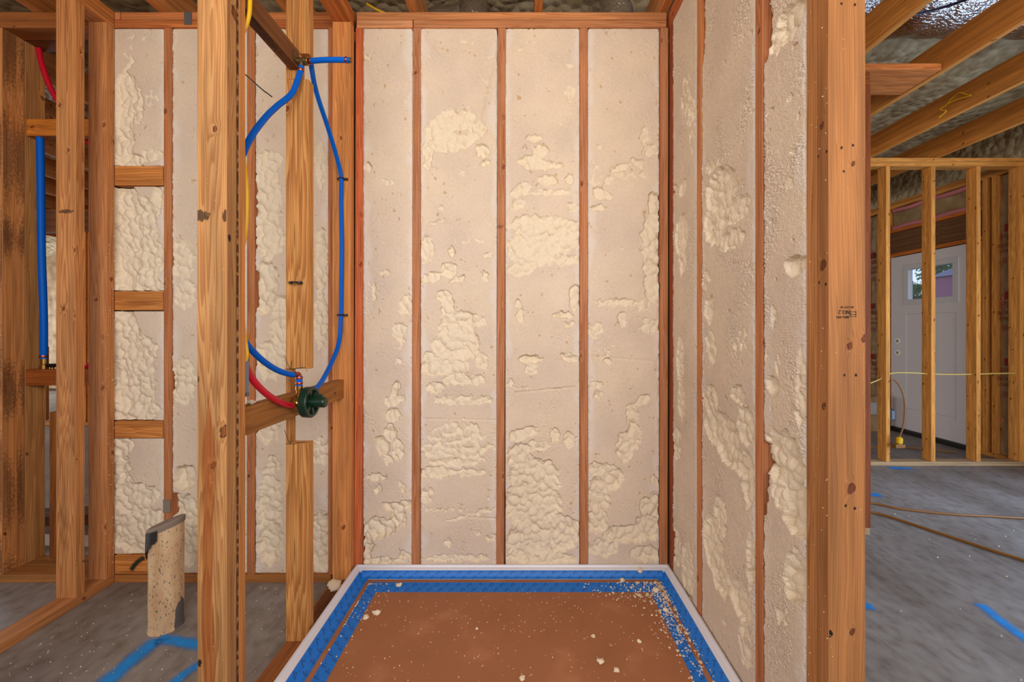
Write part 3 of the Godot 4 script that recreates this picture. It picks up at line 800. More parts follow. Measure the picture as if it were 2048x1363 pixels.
func build_right_wall() -> void:
	var w := structure("wall_right", "timber stud wall on the right of the shower with trimmed foam bays and a bare end post", "wall", p(0.756, 0, 1.45))
	var x0 := 0.712
	var x1 := x0 + WIDE
	board(w, "stud", x0, x1, 0.038, TOP - 0.076, 1.936, 1.975, 1, wood("dusty", Color(0.70, 0.48, 0.38)))
	board(w, "stud", x0, x1, 0.038, TOP - 0.076, 1.625, 1.663, 1, wood("dusty", Color(0.90, 0.76, 0.64)))
	board(w, "stud", x0, x1, 0.038, TOP - 0.076, 1.209, 1.246, 1, wood("dusty", Color(0.86, 0.72, 0.64)))
	var post := wood("end_post", Color(0.70, 0.60, 0.48), 0.75)
	var s1 := board(w, "end_post_ply", x0, x1, 0.0381, TOP - 0.076, 0.985, 1.0215, 1, wood("dusty", Color(0.80, 0.70, 0.56), 0.75))
	s1.set_meta("label", "inner ply of the end post, foam-dusted along its edge")
	var s0 := board(w, "end_post_ply", x0, x1 - 0.0015, 0.038, TOP - 0.076, 0.9475, 0.9845, 1, post, Vector2(0, 0))
	s0.set_meta("label", "outer ply of the end post with knots, staple holes and grade stamp")
	for y in [TOP - 0.0375, TOP - 0.076]:
		board(w, "top_plate", x0, x1, y, y + 0.0372, 0.9475, 2.06, 2, wood("dusty", Color(0.86, 0.62, 0.48)))
	board(w, "sole_plate", x0, x1, 0.0, 0.038, 0.9475, 2.06, 2, wood("side", Color(0.86, 0.66, 0.50)))
	slab(w, "backing_sheet", x1 + 0.001, x1 + 0.011, 0.0, TOP, 1.03, 2.06, mats["osb"])
	# grade stamp, printed upside down
	var stamp := Node3D.new()
	stamp.name = "grade_stamp"
	w.add_child(stamp)
	stamp.position = p(0.7522, 1.2715, 0.9468) - w.position
	stamp.rotation.z = PI
	stamp.scale = Vector3(0.86, 0.86, 1.0)
	var ink: Material = mats["ink"]
	for t in [["NO.2", 0.0105, Vector3(0.005, 0.0, 0)], ["MILL 693", 0.0062, Vector3(0.0085, 0.0135, 0)], ["KD S-P-F  HT", 0.0050, Vector3(-0.003, -0.0135, 0)]]:
		var mi := MeshInstance3D.new()
		mi.name = child_name(stamp, "printed_text")
		mi.mesh = text(t[0], t[1], ink)
		mi.material_override = ink
		mi.position = t[2]
		stamp.add_child(mi)
	for e in [[-0.020, 0.006, 0.0165, 0.0012], [-0.020, -0.001, 0.012, 0.0012], [-0.0275, 0.004, 0.0012, 0.016], [-0.0125, 0.004, 0.0012, 0.016], [-0.020, 0.012, 0.0165, 0.0012]]:
		var mi := MeshInstance3D.new()
		mi.name = child_name(stamp, "stamp_mark")
		mi.mesh = board_mesh(Vector3(e[2], e[3], 0.0006), 1, 0.0001)
		mi.material_override = ink
		mi.position = Vector3(e[0], e[1], 0)
		stamp.add_child(mi)

func build_wet_wall() -> void:
	var w := structure("wall_shower", "open plumbing wall at the left of the shower with notched studs and a doubled end post", "wall", p(-0.86, 0, 1.55))
	var x0 := -0.905
	var x1 := -0.817
	# doubled post nearest the viewer
	var a := board(w, "post_ply", x0, x1 - 0.004, 0.038, TOP - 0.076, 1.131, 1.1685, 1, wood("near_post", Color(0.82, 0.77, 0.66), 0.75), Vector2(0, 0))
	a.set_meta("label", "front ply of the doubled post with a big knot and a black smudge")
	var bk := board(w, "post_ply", x0, x1 - 0.004, 0.038, TOP - 0.076, 1.1795, 1.207, 1, wood("fine", Color(0.92, 0.80, 0.62)))
	bk.set_meta("label", "rear ply of the doubled post")
	var wn := board(w, "bark_edge", x0 + 0.01, x1 - 0.0050, 0.038, TOP - 0.076, 1.1684, 1.1800, 1, wood("bark", Color(0.9, 0.9, 0.9), 0.9))
	wn.set_meta("label", "dark waney bark strip between the two plies")
	# stud against the back wall
	board(w, "stud", x0, x1, 0.038, TOP - 0.076, 1.936, 1.974, 1, wood("side", Color(0.98, 0.84, 0.66)))
	# notched middle stud, in four lengths of one board
	var ms := wood("mid_stud", Color(0.92, 0.84, 0.66))
	var d0 := 1.555
	var d1 := 1.593
	var top := TOP - 0.076
	board(w, "notched_stud", x0, x1, 2.284, top, d0, d1, 1, ms, Vector2(0, 0))
	board(w, "notched_stud", x0, -0.852, 2.186, 2.2845, d0, d1, 1, ms, Vector2(0, (top - 2.2845) / 2.75))
	board(w, "notched_stud", x0, x1, 1.080, 2.1865, d0, d1, 1, ms, Vector2(0, (top - 2.1865) / 2.75))
	board(w, "notched_stud", x0, -0.887, 0.796, 1.0805, d0, d1, 1, ms, Vector2(0.4, (top - 1.08) / 2.75))
	board(w, "notched_stud", x0, x1, 0.038, 0.7965, d0, d1, 1, ms, Vector2(0.0, (top - 2.0) / 2.75))
	# blocking that carries the fittings
	board(w, "blocking", -0.890, -0.852, 2.220, 2.292, 1.20, 1.556, 2, wood("stained", Color(0.58, 0.48, 0.38)))
	board(w, "blocking", -0.886, -0.850, 0.905, 0.992, 1.215, 1.936, 2, wood("side", Color(0.74, 0.64, 0.46)))
	for y in [TOP - 0.0375, TOP - 0.076]:
		board(w, "top_plate", x0, x1, y, y + 0.0372, 0.2, 1.975 if y < TOP - 0.05 else 2.06, 2, wood("arch", Color(0.88, 0.68, 0.48)))
	board(w, "sole_plate", x0, x1, 0.0, 0.038, 1.10, 1.975, 2, wood("stained", Color(0.72, 0.58, 0.44)))
	# green string ties at the two saw cuts
	for y in [1.082, 0.797]:
		var tie := part(w, "green_string", tube_mesh([p(-0.908, y + 0.05, 1.553), p(-0.892, y + 0.012, 1.549), p(-0.880, y - 0.004, 1.552), p(-0.86, y + 0.001, 1.553), p(-0.83, y + 0.004, 1.553)], 0.0009, p(-0.89, y, 1.553), 6, 5), mats["green_wire"], p(-0.89, y, 1.553))
		part(tie, "loose_end", tube_mesh([p(-0.905, y - 0.002, 1.553), p(-0.885, y - 0.001, 1.550), p(-0.878, y + 0.03, 1.549)], 0.0009, p(-0.89, y, 1.553), 6, 5), mats["green_wire"], p(-0.89, y, 1.553))

func build_left_wall() -> void:
	var w := structure("wall_left", "open stud partition at far left standing on a sole plate", "wall", p(-2.02, 0, 1.6))
	var x0 := -2.068
	var x1 := -1.979
	var a := board(w, "stud", x0, x1, 0.038, TOP - 0.076, 1.803, 1.841, 1, wood("left_stud", Color(0.90, 0.80, 0.66)), Vector2(0, 0))
	a.set_meta("label", "pale knotty stud standing clear in front of the others")
	board(w, "stud", x0, x1, 0.038, TOP - 0.076, 1.937, 1.975, 1, wood("dusty", Color(0.90, 0.78, 0.64)))
	board(w, "sole_plate", x0, x1, 0.0, 0.038, 0.3, 1.974, 2, wood("side", Color(0.84, 0.74, 0.62)))
	for y in [TOP - 0.0375, TOP - 0.076]:
		board(w, "top_plate", x0, x1, y, y + 0.0372, 0.3, 1.974, 2, wood("arch", Color(0.90, 0.76, 0.56)))

func framed_run_x(w: Node3D, x0: float, x1: float, d: float, first: float, mat: Material, gap := 0.407) -> void:
	for y in [TOP - 0.0375, TOP - 0.076]:
		board(w, "top_plate", x0, x1, y, y + 0.0372, d, d + WIDE, 0, mat)
	board(w, "sole_plate", x0, x1, 0.0, 0.038, d, d + WIDE, 0, wood("fine", Color(0.82, 0.88, 0.90)))
	var x := first
	while x < x1 - 0.03:
		board(w, "stud", x, x + STUD, 0.038, TOP - 0.076, d, d + WIDE, 1, mat)
		x += gap

func build_far_rooms() -> void:
	var gold := wood("knotty", GOLD)
	var w := structure("wall_far_right", "open stud partition across the room at right in front of the white door", "wall", p(3.3, 0, 3.7))
	framed_run_x(w, 2.30, 4.515, 3.66, 2.455, gold)
	board(w, "stud", 4.473, 4.511, 0.038, TOP - 0.076, 3.66, 3.749, 1, gold)
	var m := structure("wall_middle_right", "short framed wall end just behind the right end post", "wall", p(1.4, 0, 2.48))
	framed_run_x(m, 0.82, 2.085, 2.44, 0.83, wood("side", Color(0.60, 0.42, 0.28)))
	board(m, "stud", 2.04, 2.078, 0.038, TOP - 0.076, 2.44, 2.529, 1, wood("side", Color(0.60, 0.42, 0.28)))
	# outside wall with the entrance door
	var e := structure("wall_right_outer", "insulated outside wall at far right with header over the white door", "wall", p(4.56, 0, 3.0))
	var x0 := 4.52
	var x1 := x0 + WIDE
	for d in [0.50, 3.42, 3.885, 3.965, 5.03, 5.075, 5.48, 5.89, 6.3, 6.7, 7.1, 7.5]:
		board(e, "stud", x0, x1, 0.038, TOP - 0.076, d, d + STUD, 1, gold)
	for d in [4.012]:
		board(e, "trimmer", x0, x1, 0.038, 2.10, d, d + STUD, 1, gold)
	board(e, "top_plate", x0, x1, TOP - 0.0375, TOP, -1.2, 8.2, 2, wood("side", Color(0.86, 0.74, 0.5)))
	board(e, "top_plate", x0, x1, TOP - 0.076, TOP - 0.0385, -1.2, 8.2, 2, gold)
	board(e, "sole_plate", x0, x1, 0, 0.038, 2.9, 4.05, 2, gold)
	board(e, "sole_plate", x0, x1, 0, 0.038, 5.0, 8.2, 2, gold)
	board(e, "header_board", x0, x1, 2.108, 2.146, 4.006, 5.03, 2, wood("side", Color(0.9, 0.66, 0.36)))
	board(e, "header_panel", x0 + 0.01, x1, 2.148, 2.400, 4.006, 5.03, 2, wood("side", Color(0.52, 0.46, 0.40)))
	board(e, "header_board", x0, x1, 2.402, 2.440, 4.006, 5.03, 2, wood("side", Color(0.9, 0.66, 0.36)))
	slab(e, "sheathing_panel", 4.612, 4.63, 0, TOP, 2.9, 4.05, mats["osb"])
	slab(e, "sheathing_panel", 4.612, 4.63, 0, TOP, 5.0, 8.2, mats["osb"])
	slab(e, "sheathing_panel", 4.612, 4.63, 2.11, TOP, 4.05, 5.0, mats["osb"])
	slab(e, "foam_skin", 4.56, 4.63, TOP, 4.4, 2.9, 8.2, mats["roof"])
	slab(e, "sheathing_panel", 4.612, 4.63, 0, 4.4, -1.2, 0.55, mats["osb"])
	slab(e, "sheathing_panel", 4.612, 4.63, 2.2, 4.4, 0.55, 2.9, mats["osb"])
	slab(e, "sheathing_panel", 4.612, 4.63, 0, 0.12, 0.55, 2.9, mats["osb"])
	# framing seen through the open bay at far left
	var f := structure("wall_far_left", "sunlit stud wall of the next room seen through the open framing at far left", "wall", p(-6.0, 0, 5.3))
	board(f, "sole_plate", -10.4, -4.6, 0, 0.038, 5.2, 5.29, 0, wood("side", Color(0.9, 0.78, 0.55)))
	board(f, "header", -10.4, -3.0, 2.47, 2.76, 5.2, 5.29, 0, wood("stained", Color(0.56, 0.42, 0.26)))
	for x in [-5.62, -5.555, -4.6]:
		board(f, "stud", x, x + STUD, 0.038, 2.47, 5.2, 5.29, 1, wood("knotty", Color(1.0, 0.84, 0.5)))
	board(f, "trimmer", -6.30, -6.21, 0.038, 1.0, 5.30, 5.34, 1, wood("arch", Color(0.9, 0.76, 0.52)))
	var g := structure("trim_1", "rear wall framing in the next room beyond the far left opening", "wall", p(-7, 0, 8.1))
	for i in 11:
		board(g, "stud", -10.3 + i * 0.62, -10.262 + i * 0.62, 0.038, 3.0, 8.09, 8.18, 1, wood("knotty", Color(1.0, 0.84, 0.5)))
	board(g, "top_plate", -10.4, -3.2, 3.0, 3.076, 8.09, 8.18, 0, wood("side", Color(1.0, 0.84, 0.5)))
	var lbl := ["brown kraft-faced batt in the rear wall beyond the open left bay, behind blue pipe", "brown kraft-faced batt in the rear wall beyond the open left bay, right of the pipe"]
	for i in 2:
		batt(Vector3(-9.36 + i * 0.62, 0.05, -8.1), 0.57, 2.9, "z", lbl[i], 620 + i)

func build_ceiling() -> void:
	var c := structure("ceiling", "open ceiling of dark timber joists running away from the viewer", "ceiling", p(0, TOP, 2.5))
	for k in range(-14, 7):
		var x := 0.078 + 0.6096 * k
		var tint := Color(0.94, 0.80, 0.52) if k > 1 else Color(0.90, 0.76, 0.58)
		board(c, "joist", x - STUD / 2, x + STUD / 2, TOP + 0.001, TOP + 0.185, -1.0, 8.1, 2, wood("side", tint))
	board(c, "backing_board", 1.94, 2.49, TOP + 0.001, TOP + 0.039, 2.417, 2.68, 0, wood("arch", Color(0.92, 0.72, 0.52)))
	for x in [-1.45, -0.85, 0.37]:
		board(c, "joist_block", x - 0.26, x + 0.26, TOP + 0.03, TOP + 0.185, 2.25, 2.288, 0, wood("side", Color(0.7, 0.54, 0.4)))

# ================= sprayed foam =================
func foam_mesh(plane: String, at: float, u0: float, u1: float, v0: float, v1: float, rows: Array, sd: int, cell: float, origin: Vector3, rough := 0.0, scores := []) -> ArrayMesh:
	var nu := int((u1 - u0) / cell)
	var nv := int((v1 - v0) / cell)
	var su := (u1 - u0) / nu
	var sv := (v1 - v0) / nv
	var warp := noise(sd, 22.0, FastNoiseLite.TYPE_SIMPLEX_SMOOTH, 2)
	var low := noise(sd + 1, 3.2)
	var lump := noise(sd + 2, 33.0, FastNoiseLite.TYPE_CELLULAR)
	var knob := noise(sd + 9, 19.0, FastNoiseLite.TYPE_CELLULAR)
	var bead := noise(sd + 3, 62.0, FastNoiseLite.TYPE_CELLULAR)
	var fine := noise(sd + 4, 120.0, FastNoiseLite.TYPE_SIMPLEX_SMOOTH, 2)
	var pit := noise(sd + 5, 34.0, FastNoiseLite.TYPE_SIMPLEX_SMOOTH, 2)
	var tear := noise(sd + 6, 7.0, FastNoiseLite.TYPE_SIMPLEX_SMOOTH, 2)
	var cutc := Color(0.815, 0.735, 0.655)
	var cutd := Color(0.845, 0.765, 0.665)
	var rawc := Color(0.885, 0.82, 0.71)
	var deepc := Color(0.76, 0.60, 0.38)
	var dustc := Color(0.87, 0.83, 0.79)
	var cut_l := Vector3(cutc.srgb_to_linear().r, cutc.srgb_to_linear().g, cutc.srgb_to_linear().b)
	var cud_l := Vector3(cutd.srgb_to_linear().r, cutd.srgb_to_linear().g, cutd.srgb_to_linear().b)
	var raw_l := Vector3(rawc.srgb_to_linear().r, rawc.srgb_to_linear().g, rawc.srgb_to_linear().b)
	var deep_l := Vector3(deepc.srgb_to_linear().r, deepc.srgb_to_linear().g, deepc.srgb_to_linear().b)
	var dust_l := Vector3(dustc.srgb_to_linear().r, dustc.srgb_to_linear().g, dustc.srgb_to_linear().b)
	var count := (nu + 1) * (nv + 1)
	var hs := PackedFloat32Array()
	hs.resize(count)
	var col := PackedColorArray()
	col.resize(count)
	# pockets as flat numbers: centre, 1/radii, cos, sin, depth
	var pk := []
	for r in rows:
		var an: float = deg_to_rad(-r[4])
		pk.append([r[0], r[1], 1.0 / r[2], 1.0 / r[3], cos(an), sin(an), r[5] * 0.01, maxf(r[2], r[3]) * 1.5 + 0.02])
	var i := 0
	for j in nv + 1:
		var v := v0 + j * sv
		var row_pk := []
		for k in pk:
			if absf(k[1] - v) < k[7]:
				row_pk.append(k)
		for x in nu + 1:
			var u := u0 + x * su
			var w := warp.get_noise_2d(u, v)
			var w2 := warp.get_noise_2d(u + 7.3, v - 3.1)
			var wu := u + w * 0.012
			var wv := v + w2 * 0.012
			var over := 0.011 + 0.010 * low.get_noise_2d(u, v) + 0.004 * w
			var inside := 0.0
			for k in row_pk:
				var du: float = wu - k[0]
				var dv: float = wv - k[1]
				if absf(du) > k[7]:
					continue
				var a: float = (du * k[4] - dv * k[5]) * k[2]
				var b: float = (du * k[5] + dv * k[4]) * k[3]
				var q := a * a + b * b
				if q < 1.6:
					var s := smoothstep(1.35, 0.7, q)
					over = minf(over, lerpf(over, -k[6], s))
					inside = maxf(inside, s)
			var h := -0.0004 + 0.0006 * w + 0.0004 * fine.get_noise_2d(u, v)
			# horizontal saw chatter in places
			var ch := smoothstep(0.25, 0.6, low.get_noise_2d(u * 0.8 + 5.0, v * 1.6))
			h -= ch * 0.0006 * (1.0 + sin((v + 0.02 * u + 0.002 * w) * 820.0))
			for sc in scores:
				var a2 := Vector2(sc[0], sc[1])
				var b2 := Vector2(sc[2], sc[3])
				var q2 := Vector2(u + 0.002 * w, v)
				var near := Geometry2D.get_closest_point_to_segment(q2, a2, b2)
				h -= sc[5] * smoothstep(sc[4], 0.0, q2.distance_to(near))
			var mixr := 0.0
			var crease := 0.0
			if inside > 0.02 or over < 0.004:
				var t1 := tear.get_noise_2d(u, v)
				var t2 := tear.get_noise_2d(u + 3.7, v + 1.9)
				var lu := u + w * 0.003 + t1 * 0.012
				var lv := v * 0.85 + w2 * 0.003 + t2 * 0.012
				var c0 := (knob.get_noise_2d(lu, lv) + 1.0) * 1.28
				var c1 := (lump.get_noise_2d(lu, lv) + 1.0) * 1.28
				var c2 := (bead.get_noise_2d(lu, lv) + 1.0) * 1.28
				var s0 := sqrt(maxf(0.02, 1.0 - c0 * c0))
				var s1 := sqrt(maxf(0.02, 1.0 - c1 * c1))
				var s2 := sqrt(maxf(0.02, 1.0 - c2 * c2))
				var h0 := 0.034 * s0 - 0.031 + 0.009 * t1
				var h1 := 0.024 * s1 - 0.015 + 0.005 * t2
				var h2 := 0.012 * s2 - 0.013 + 0.007 * w
				var top := maxf(h0, maxf(h1, h2))
				crease = 1.0 - (s0 if top == h0 else (s1 if top == h1 else s2))
				var raw := over + top
				raw += 0.0004 * fine.get_noise_2d(u * 0.7, v * 0.7)
				if raw < h:
					mixr = smoothstep(0.0, 0.0022, h - raw)
					h = raw
			# small torn pits scattered over the trimmed face
			var pn := pit.get_noise_2d(u, v * 0.8) + 0.35 * tear.get_noise_2d(u * 1.4, v * 1.4)
			var hole := smoothstep(0.70, 0.82, pn) * (1.0 - mixr)
			h -= hole * 0.005
			# ragged, rasped areas
			var rasp := smoothstep(0.05, 0.5, low.get_noise_2d(u * 1.7 - 8.0, v * 1.2 + 3.0)) + rough
			h += (1.0 - mixr) * rasp * 0.0028 * (fine.get_noise_2d(u * 1.3, v * 1.9) + 0.6 * warp.get_noise_2d(u * 3.0, v * 4.0))
			# fuzzy, slightly open edge along the timber
			var ed := minf(u - u0, u1 - u)
			var rag := 0.006 + 0.006 * w2 + 0.006 * tear.get_noise_2d(u * 0.5, v * 2.0)
			var e := smoothstep(rag + 0.004, maxf(rag - 0.004, -0.01), ed)
			h -= e * (0.004 + 0.003 * fine.get_noise_2d(v, u))
			hs[i] = h
			var t0 := tear.get_noise_2d(u * 0.7 + 3.0, v * 0.7)
			var big_tone := 0.5 + 0.5 * low.get_noise_2d(u * 0.9 - 4.0, v * 0.9)
			var c := cut_l.lerp(cud_l, big_tone)
			c *= 1.0 + 0.05 * t0 + 0.05 * fine.get_noise_2d(u * 0.45, v * 0.45)
			c = c.lerp(raw_l, mixr * 0.9)
			c = c.lerp(deep_l, clampf(hole * 0.75 + mixr * smoothstep(0.45, 0.95, crease) * 0.35, 0, 1))
			c = c.lerp(dust_l, 0.5 * (1.0 - mixr) * smoothstep(0.035, 0.0, ed + 0.04 * t0))
			c = c.lerp(dust_l, 0.6 * smoothstep(0.014, 0.0, ed) * clampf(0.5 + 1.4 * fine.get_noise_2d(u * 0.5, v * 0.5), 0, 1))
			col[i] = Color(c.x, c.y, c.z)
			i += 1
	var vs := PackedVector3Array()
	var ns := PackedVector3Array()
	var uvs := PackedVector2Array()
	vs.resize(count)
	ns.resize(count)
	uvs.resize(count)
	i = 0
	var back := plane == "back"
	var rowlen := nu + 1
	for j in nv + 1:
		for x in rowlen:
			var border := x == 0 or x == nu or j == 0 or j == nv
			var h := hs[i]
			var gu := 0.0
			var gv := 0.0
			if not border:
				gu = (hs[i + 1] - hs[i - 1]) / (2.0 * su)
				gv = (hs[i + rowlen] - hs[i - rowlen]) / (2.0 * sv)
			else:
				h -= 0.06
			var u := u0 + x * su
			var v := v0 + j * sv
			if back:
				vs[i] = Vector3(u, v, -at + h) - origin
				ns[i] = Vector3(-gu, -gv, 1.0).normalized()
			else:
				vs[i] = Vector3(at - h, v, -u) - origin
				ns[i] = Vector3(-1.0, -gv, gu).normalized()
			uvs[i] = Vector2(u, v)
			i += 1
	var idx := PackedInt32Array()
	idx.resize(nu * nv * 6)
	var m := 0
	for j in nv:
		for x in nu:
			var a := j * rowlen + x
			var b := a + 1
			var c := a + rowlen
			var d := c + 1
			# back: +u is right; right wall: +u is away. Front faces run clockwise.
			if back:
				idx[m] = a; idx[m + 1] = c; idx[m + 2] = b
				idx[m + 3] = b; idx[m + 4] = c; idx[m + 5] = d
			else:
				idx[m] = a; idx[m + 1] = b; idx[m + 2] = c
				idx[m + 3] = b; idx[m + 4] = d; idx[m + 5] = c
			m += 6
	return arrays(vs, ns, uvs, idx, col)

func foam_bay(label: String, plane: String, at: float, u0: float, u1: float, v0: float, v1: float, key: String, sd: int, cell := 0.0032) -> void:
	var origin := p((u0 + u1) * 0.5, v0, at) if plane == "back" else p(at, v0, (u0 + u1) * 0.5)
	var m := foam_mesh(plane, at, u0, u1, v0, v1, foam_pockets.get(key, []), sd, cell, origin, 0.35 if plane == "right" else 0.0, saw_scores.get(key, []))
	single("foam_infill", label, "insulation", m, mats["foam" if plane == "back" else "foam_rough"], origin, "sprayed foam between the studs")

func build_foam() -> void:
	var b := BACK + 0.001
	var y0 := 0.045
	var y1 := TOP - 0.078
	foam_bay("narrow cream foam bay beside the corner stud left of the shower, pocketed near its foot", "back", b, -0.777, -0.5355, y0, y1, "B1", 1001)
	foam_bay("wide foam bay left of the middle stud, with a rippled patch high up", "back", b, -0.4975, -0.1235, y0, y1, "B2", 1101)
	foam_bay("foam bay right of the middle stud ending in a large bubbly hollow at the bottom", "back", b, -0.0855, 0.2795, y0, y1, "B3", 1201)
	foam_bay("rightmost foam bay of the back wall with smooth upper half and scalloped cut edges low", "back", b, 0.3175, 0.6665, y0, y1, "B4", 1301)
	foam_bay("topmost foam patch of the far left bay, above the upper blocking", "back", b, -2.030, -1.743, 2.024, y1, "L0a", 1401, 0.004)
	foam_bay("deep bubbly foam patch between the upper two blockings of the far left bay", "back", b, -2.030, -1.743, 1.417, 1.926, "L0b", 1421, 0.004)
	foam_bay("bubbly foam patch between the lower two blockings of the far left bay", "back", b, -2.030, -1.743, 0.786, 1.321, "L0c", 1441, 0.004)
	foam_bay("lowest foam patch of the far left bay, behind the cream waste pipe", "back", b, -2.030, -1.743, 0.137, 0.701, "L0d", 1461, 0.004)
	foam_bay("tall pinkish foam bay partly hidden behind the doubled near post", "back", b, -1.705, -1.339, y0, y1, "L1", 1501, 0.004)
	foam_bay("foam bay seen behind the notched stud and blue pipes of the plumbing wall", "back", b, -1.301, -0.944, y0, y1, "L2", 1601, 0.004)
	var xr := 0.713
	foam_bay("narrow foam bay in the right wall next to the back corner", "right", xr, 1.664, 1.935, y0, y1, "R1", 1701, 0.0028)
	foam_bay("middle foam bay of the right wall with several deep rough hollows", "right", xr, 1.247, 1.624, y0, y1, "R2", 1801, 0.0028)
	foam_bay("foam bay of the right wall nearest the viewer, beside the end post", "right", xr, 1.0225, 1.208, y0, y1, "R3", 1901, 0.0024)

# ================= shower pan and its covering =================
func ring_profile_mesh(prof: Array, x0: float, x1: float, d0: float, d1: float, origin: Vector3) -> ArrayMesh:
	var v := PackedVector3Array()
	var n := PackedVector3Array()
	var uv := PackedVector2Array()
	var idx := PackedInt32Array()
	for i in prof.size() - 1:
		var a: Vector2 = prof[i]
		var b: Vector2 = prof[i + 1]
		var t := (b - a).normalized()
		var ca := [p(x0 + a.x, a.y, d1 - a.x), p(x1 - a.x, a.y, d1 - a.x), p(x1 - a.x, a.y, d0 + a.x), p(x0 + a.x, a.y, d0 + a.x)]
		var cb := [p(x0 + b.x, b.y, d1 - b.x), p(x1 - b.x, b.y, d1 - b.x), p(x1 - b.x, b.y, d0 + b.x), p(x0 + b.x, b.y, d0 + b.x)]
		var inward := [Vector3(0, 0, 1), Vector3(-1, 0, 0), Vector3(0, 0, -1), Vector3(1, 0, 0)]
		for s in 4:
			var iv: Vector3 = inward[s]
			var nn: Vector3 = iv * -t.y + Vector3.UP * t.x
			var f := v.size()
			for q in [ca[s], ca[(s + 1) % 4], cb[(s + 1) % 4], cb[s]]:
				v.append(q - origin)
				n.append(nn)
				uv.append(Vector2(q.x, q.z))
			tri(idx, v, f, f + 1, f + 2, nn)
			tri(idx, v, f, f + 2, f + 3, nn)
	return arrays(v, n, uv, idx)

# strip of tape: cross-section points (across, height), swept along from a to b
func tape_mesh(section: Array, a: Vector3, b: Vector3, across: Vector3) -> ArrayMesh:
	var v := PackedVector3Array()
	var n := PackedVector3Array()
	var uv := PackedVector2Array()
	var idx := PackedInt32Array()
	var len := a.distance_to(b)
	var width := 0.0
	for i in section.size() - 1:
		width += section[i].distance_to(section[i + 1])
	var run := 0.0
	var up := Vector3.UP
	var thick := 0.0006
	for side in 2:
		run = 0.0
		for i in section.size() - 1:
			var s: Vector2 = section[i]
			var e: Vector2 = section[i + 1]
			var t := (e - s).normalized()
			var nn: Vector3 = (across * -t.y + up * t.x) * (1.0 if side == 0 else -1.0)
			var l := s.distance_to(e)
			var drop: Vector3 = Vector3.ZERO if side == 0 else up * -thick
			var f := v.size()
			v.append(a + across * s.x + up * s.y + drop)
			v.append(b + across * s.x + up * s.y + drop)
			v.append(b + across * e.x + up * e.y + drop)
			v.append(a + across * e.x + up * e.y + drop)
			for k in 4:
				n.append(nn)
			uv.append(Vector2(0, run / width)); uv.append(Vector2(len / 0.10, run / width))
			uv.append(Vector2(len / 0.10, (run + l) / width)); uv.append(Vector2(0, (run + l) / width))
			tri(idx, v, f, f + 1, f + 2, nn)
			tri(idx, v, f, f + 2, f + 3, nn)
			run += l
	# edges
	for k in 2:
		var s: Vector2 = section[0] if k == 0 else section[-1]
		var nn: Vector3 = across * (-1.0 if k == 0 else 1.0)
		var f := v.size()
		v.append(a + across * s.x + up * s.y)
		v.append(b + across * s.x + up * s.y)
		v.append(b + across * s.x + up * (s.y - thick))
		v.append(a + across * s.x + up * (s.y - thick))
		for q in 4:
			n.append(nn)
			uv.append(Vector2(0, 0))
		tri(idx, v, f, f + 1, f + 2, nn)
		tri(idx, v, f, f + 2, f + 3, nn)
	return arrays(v, n, uv, idx)

const PX0 := -0.8065
const PX1 := 0.7085
const PD0 := 1.06
const PD1 := 1.9735

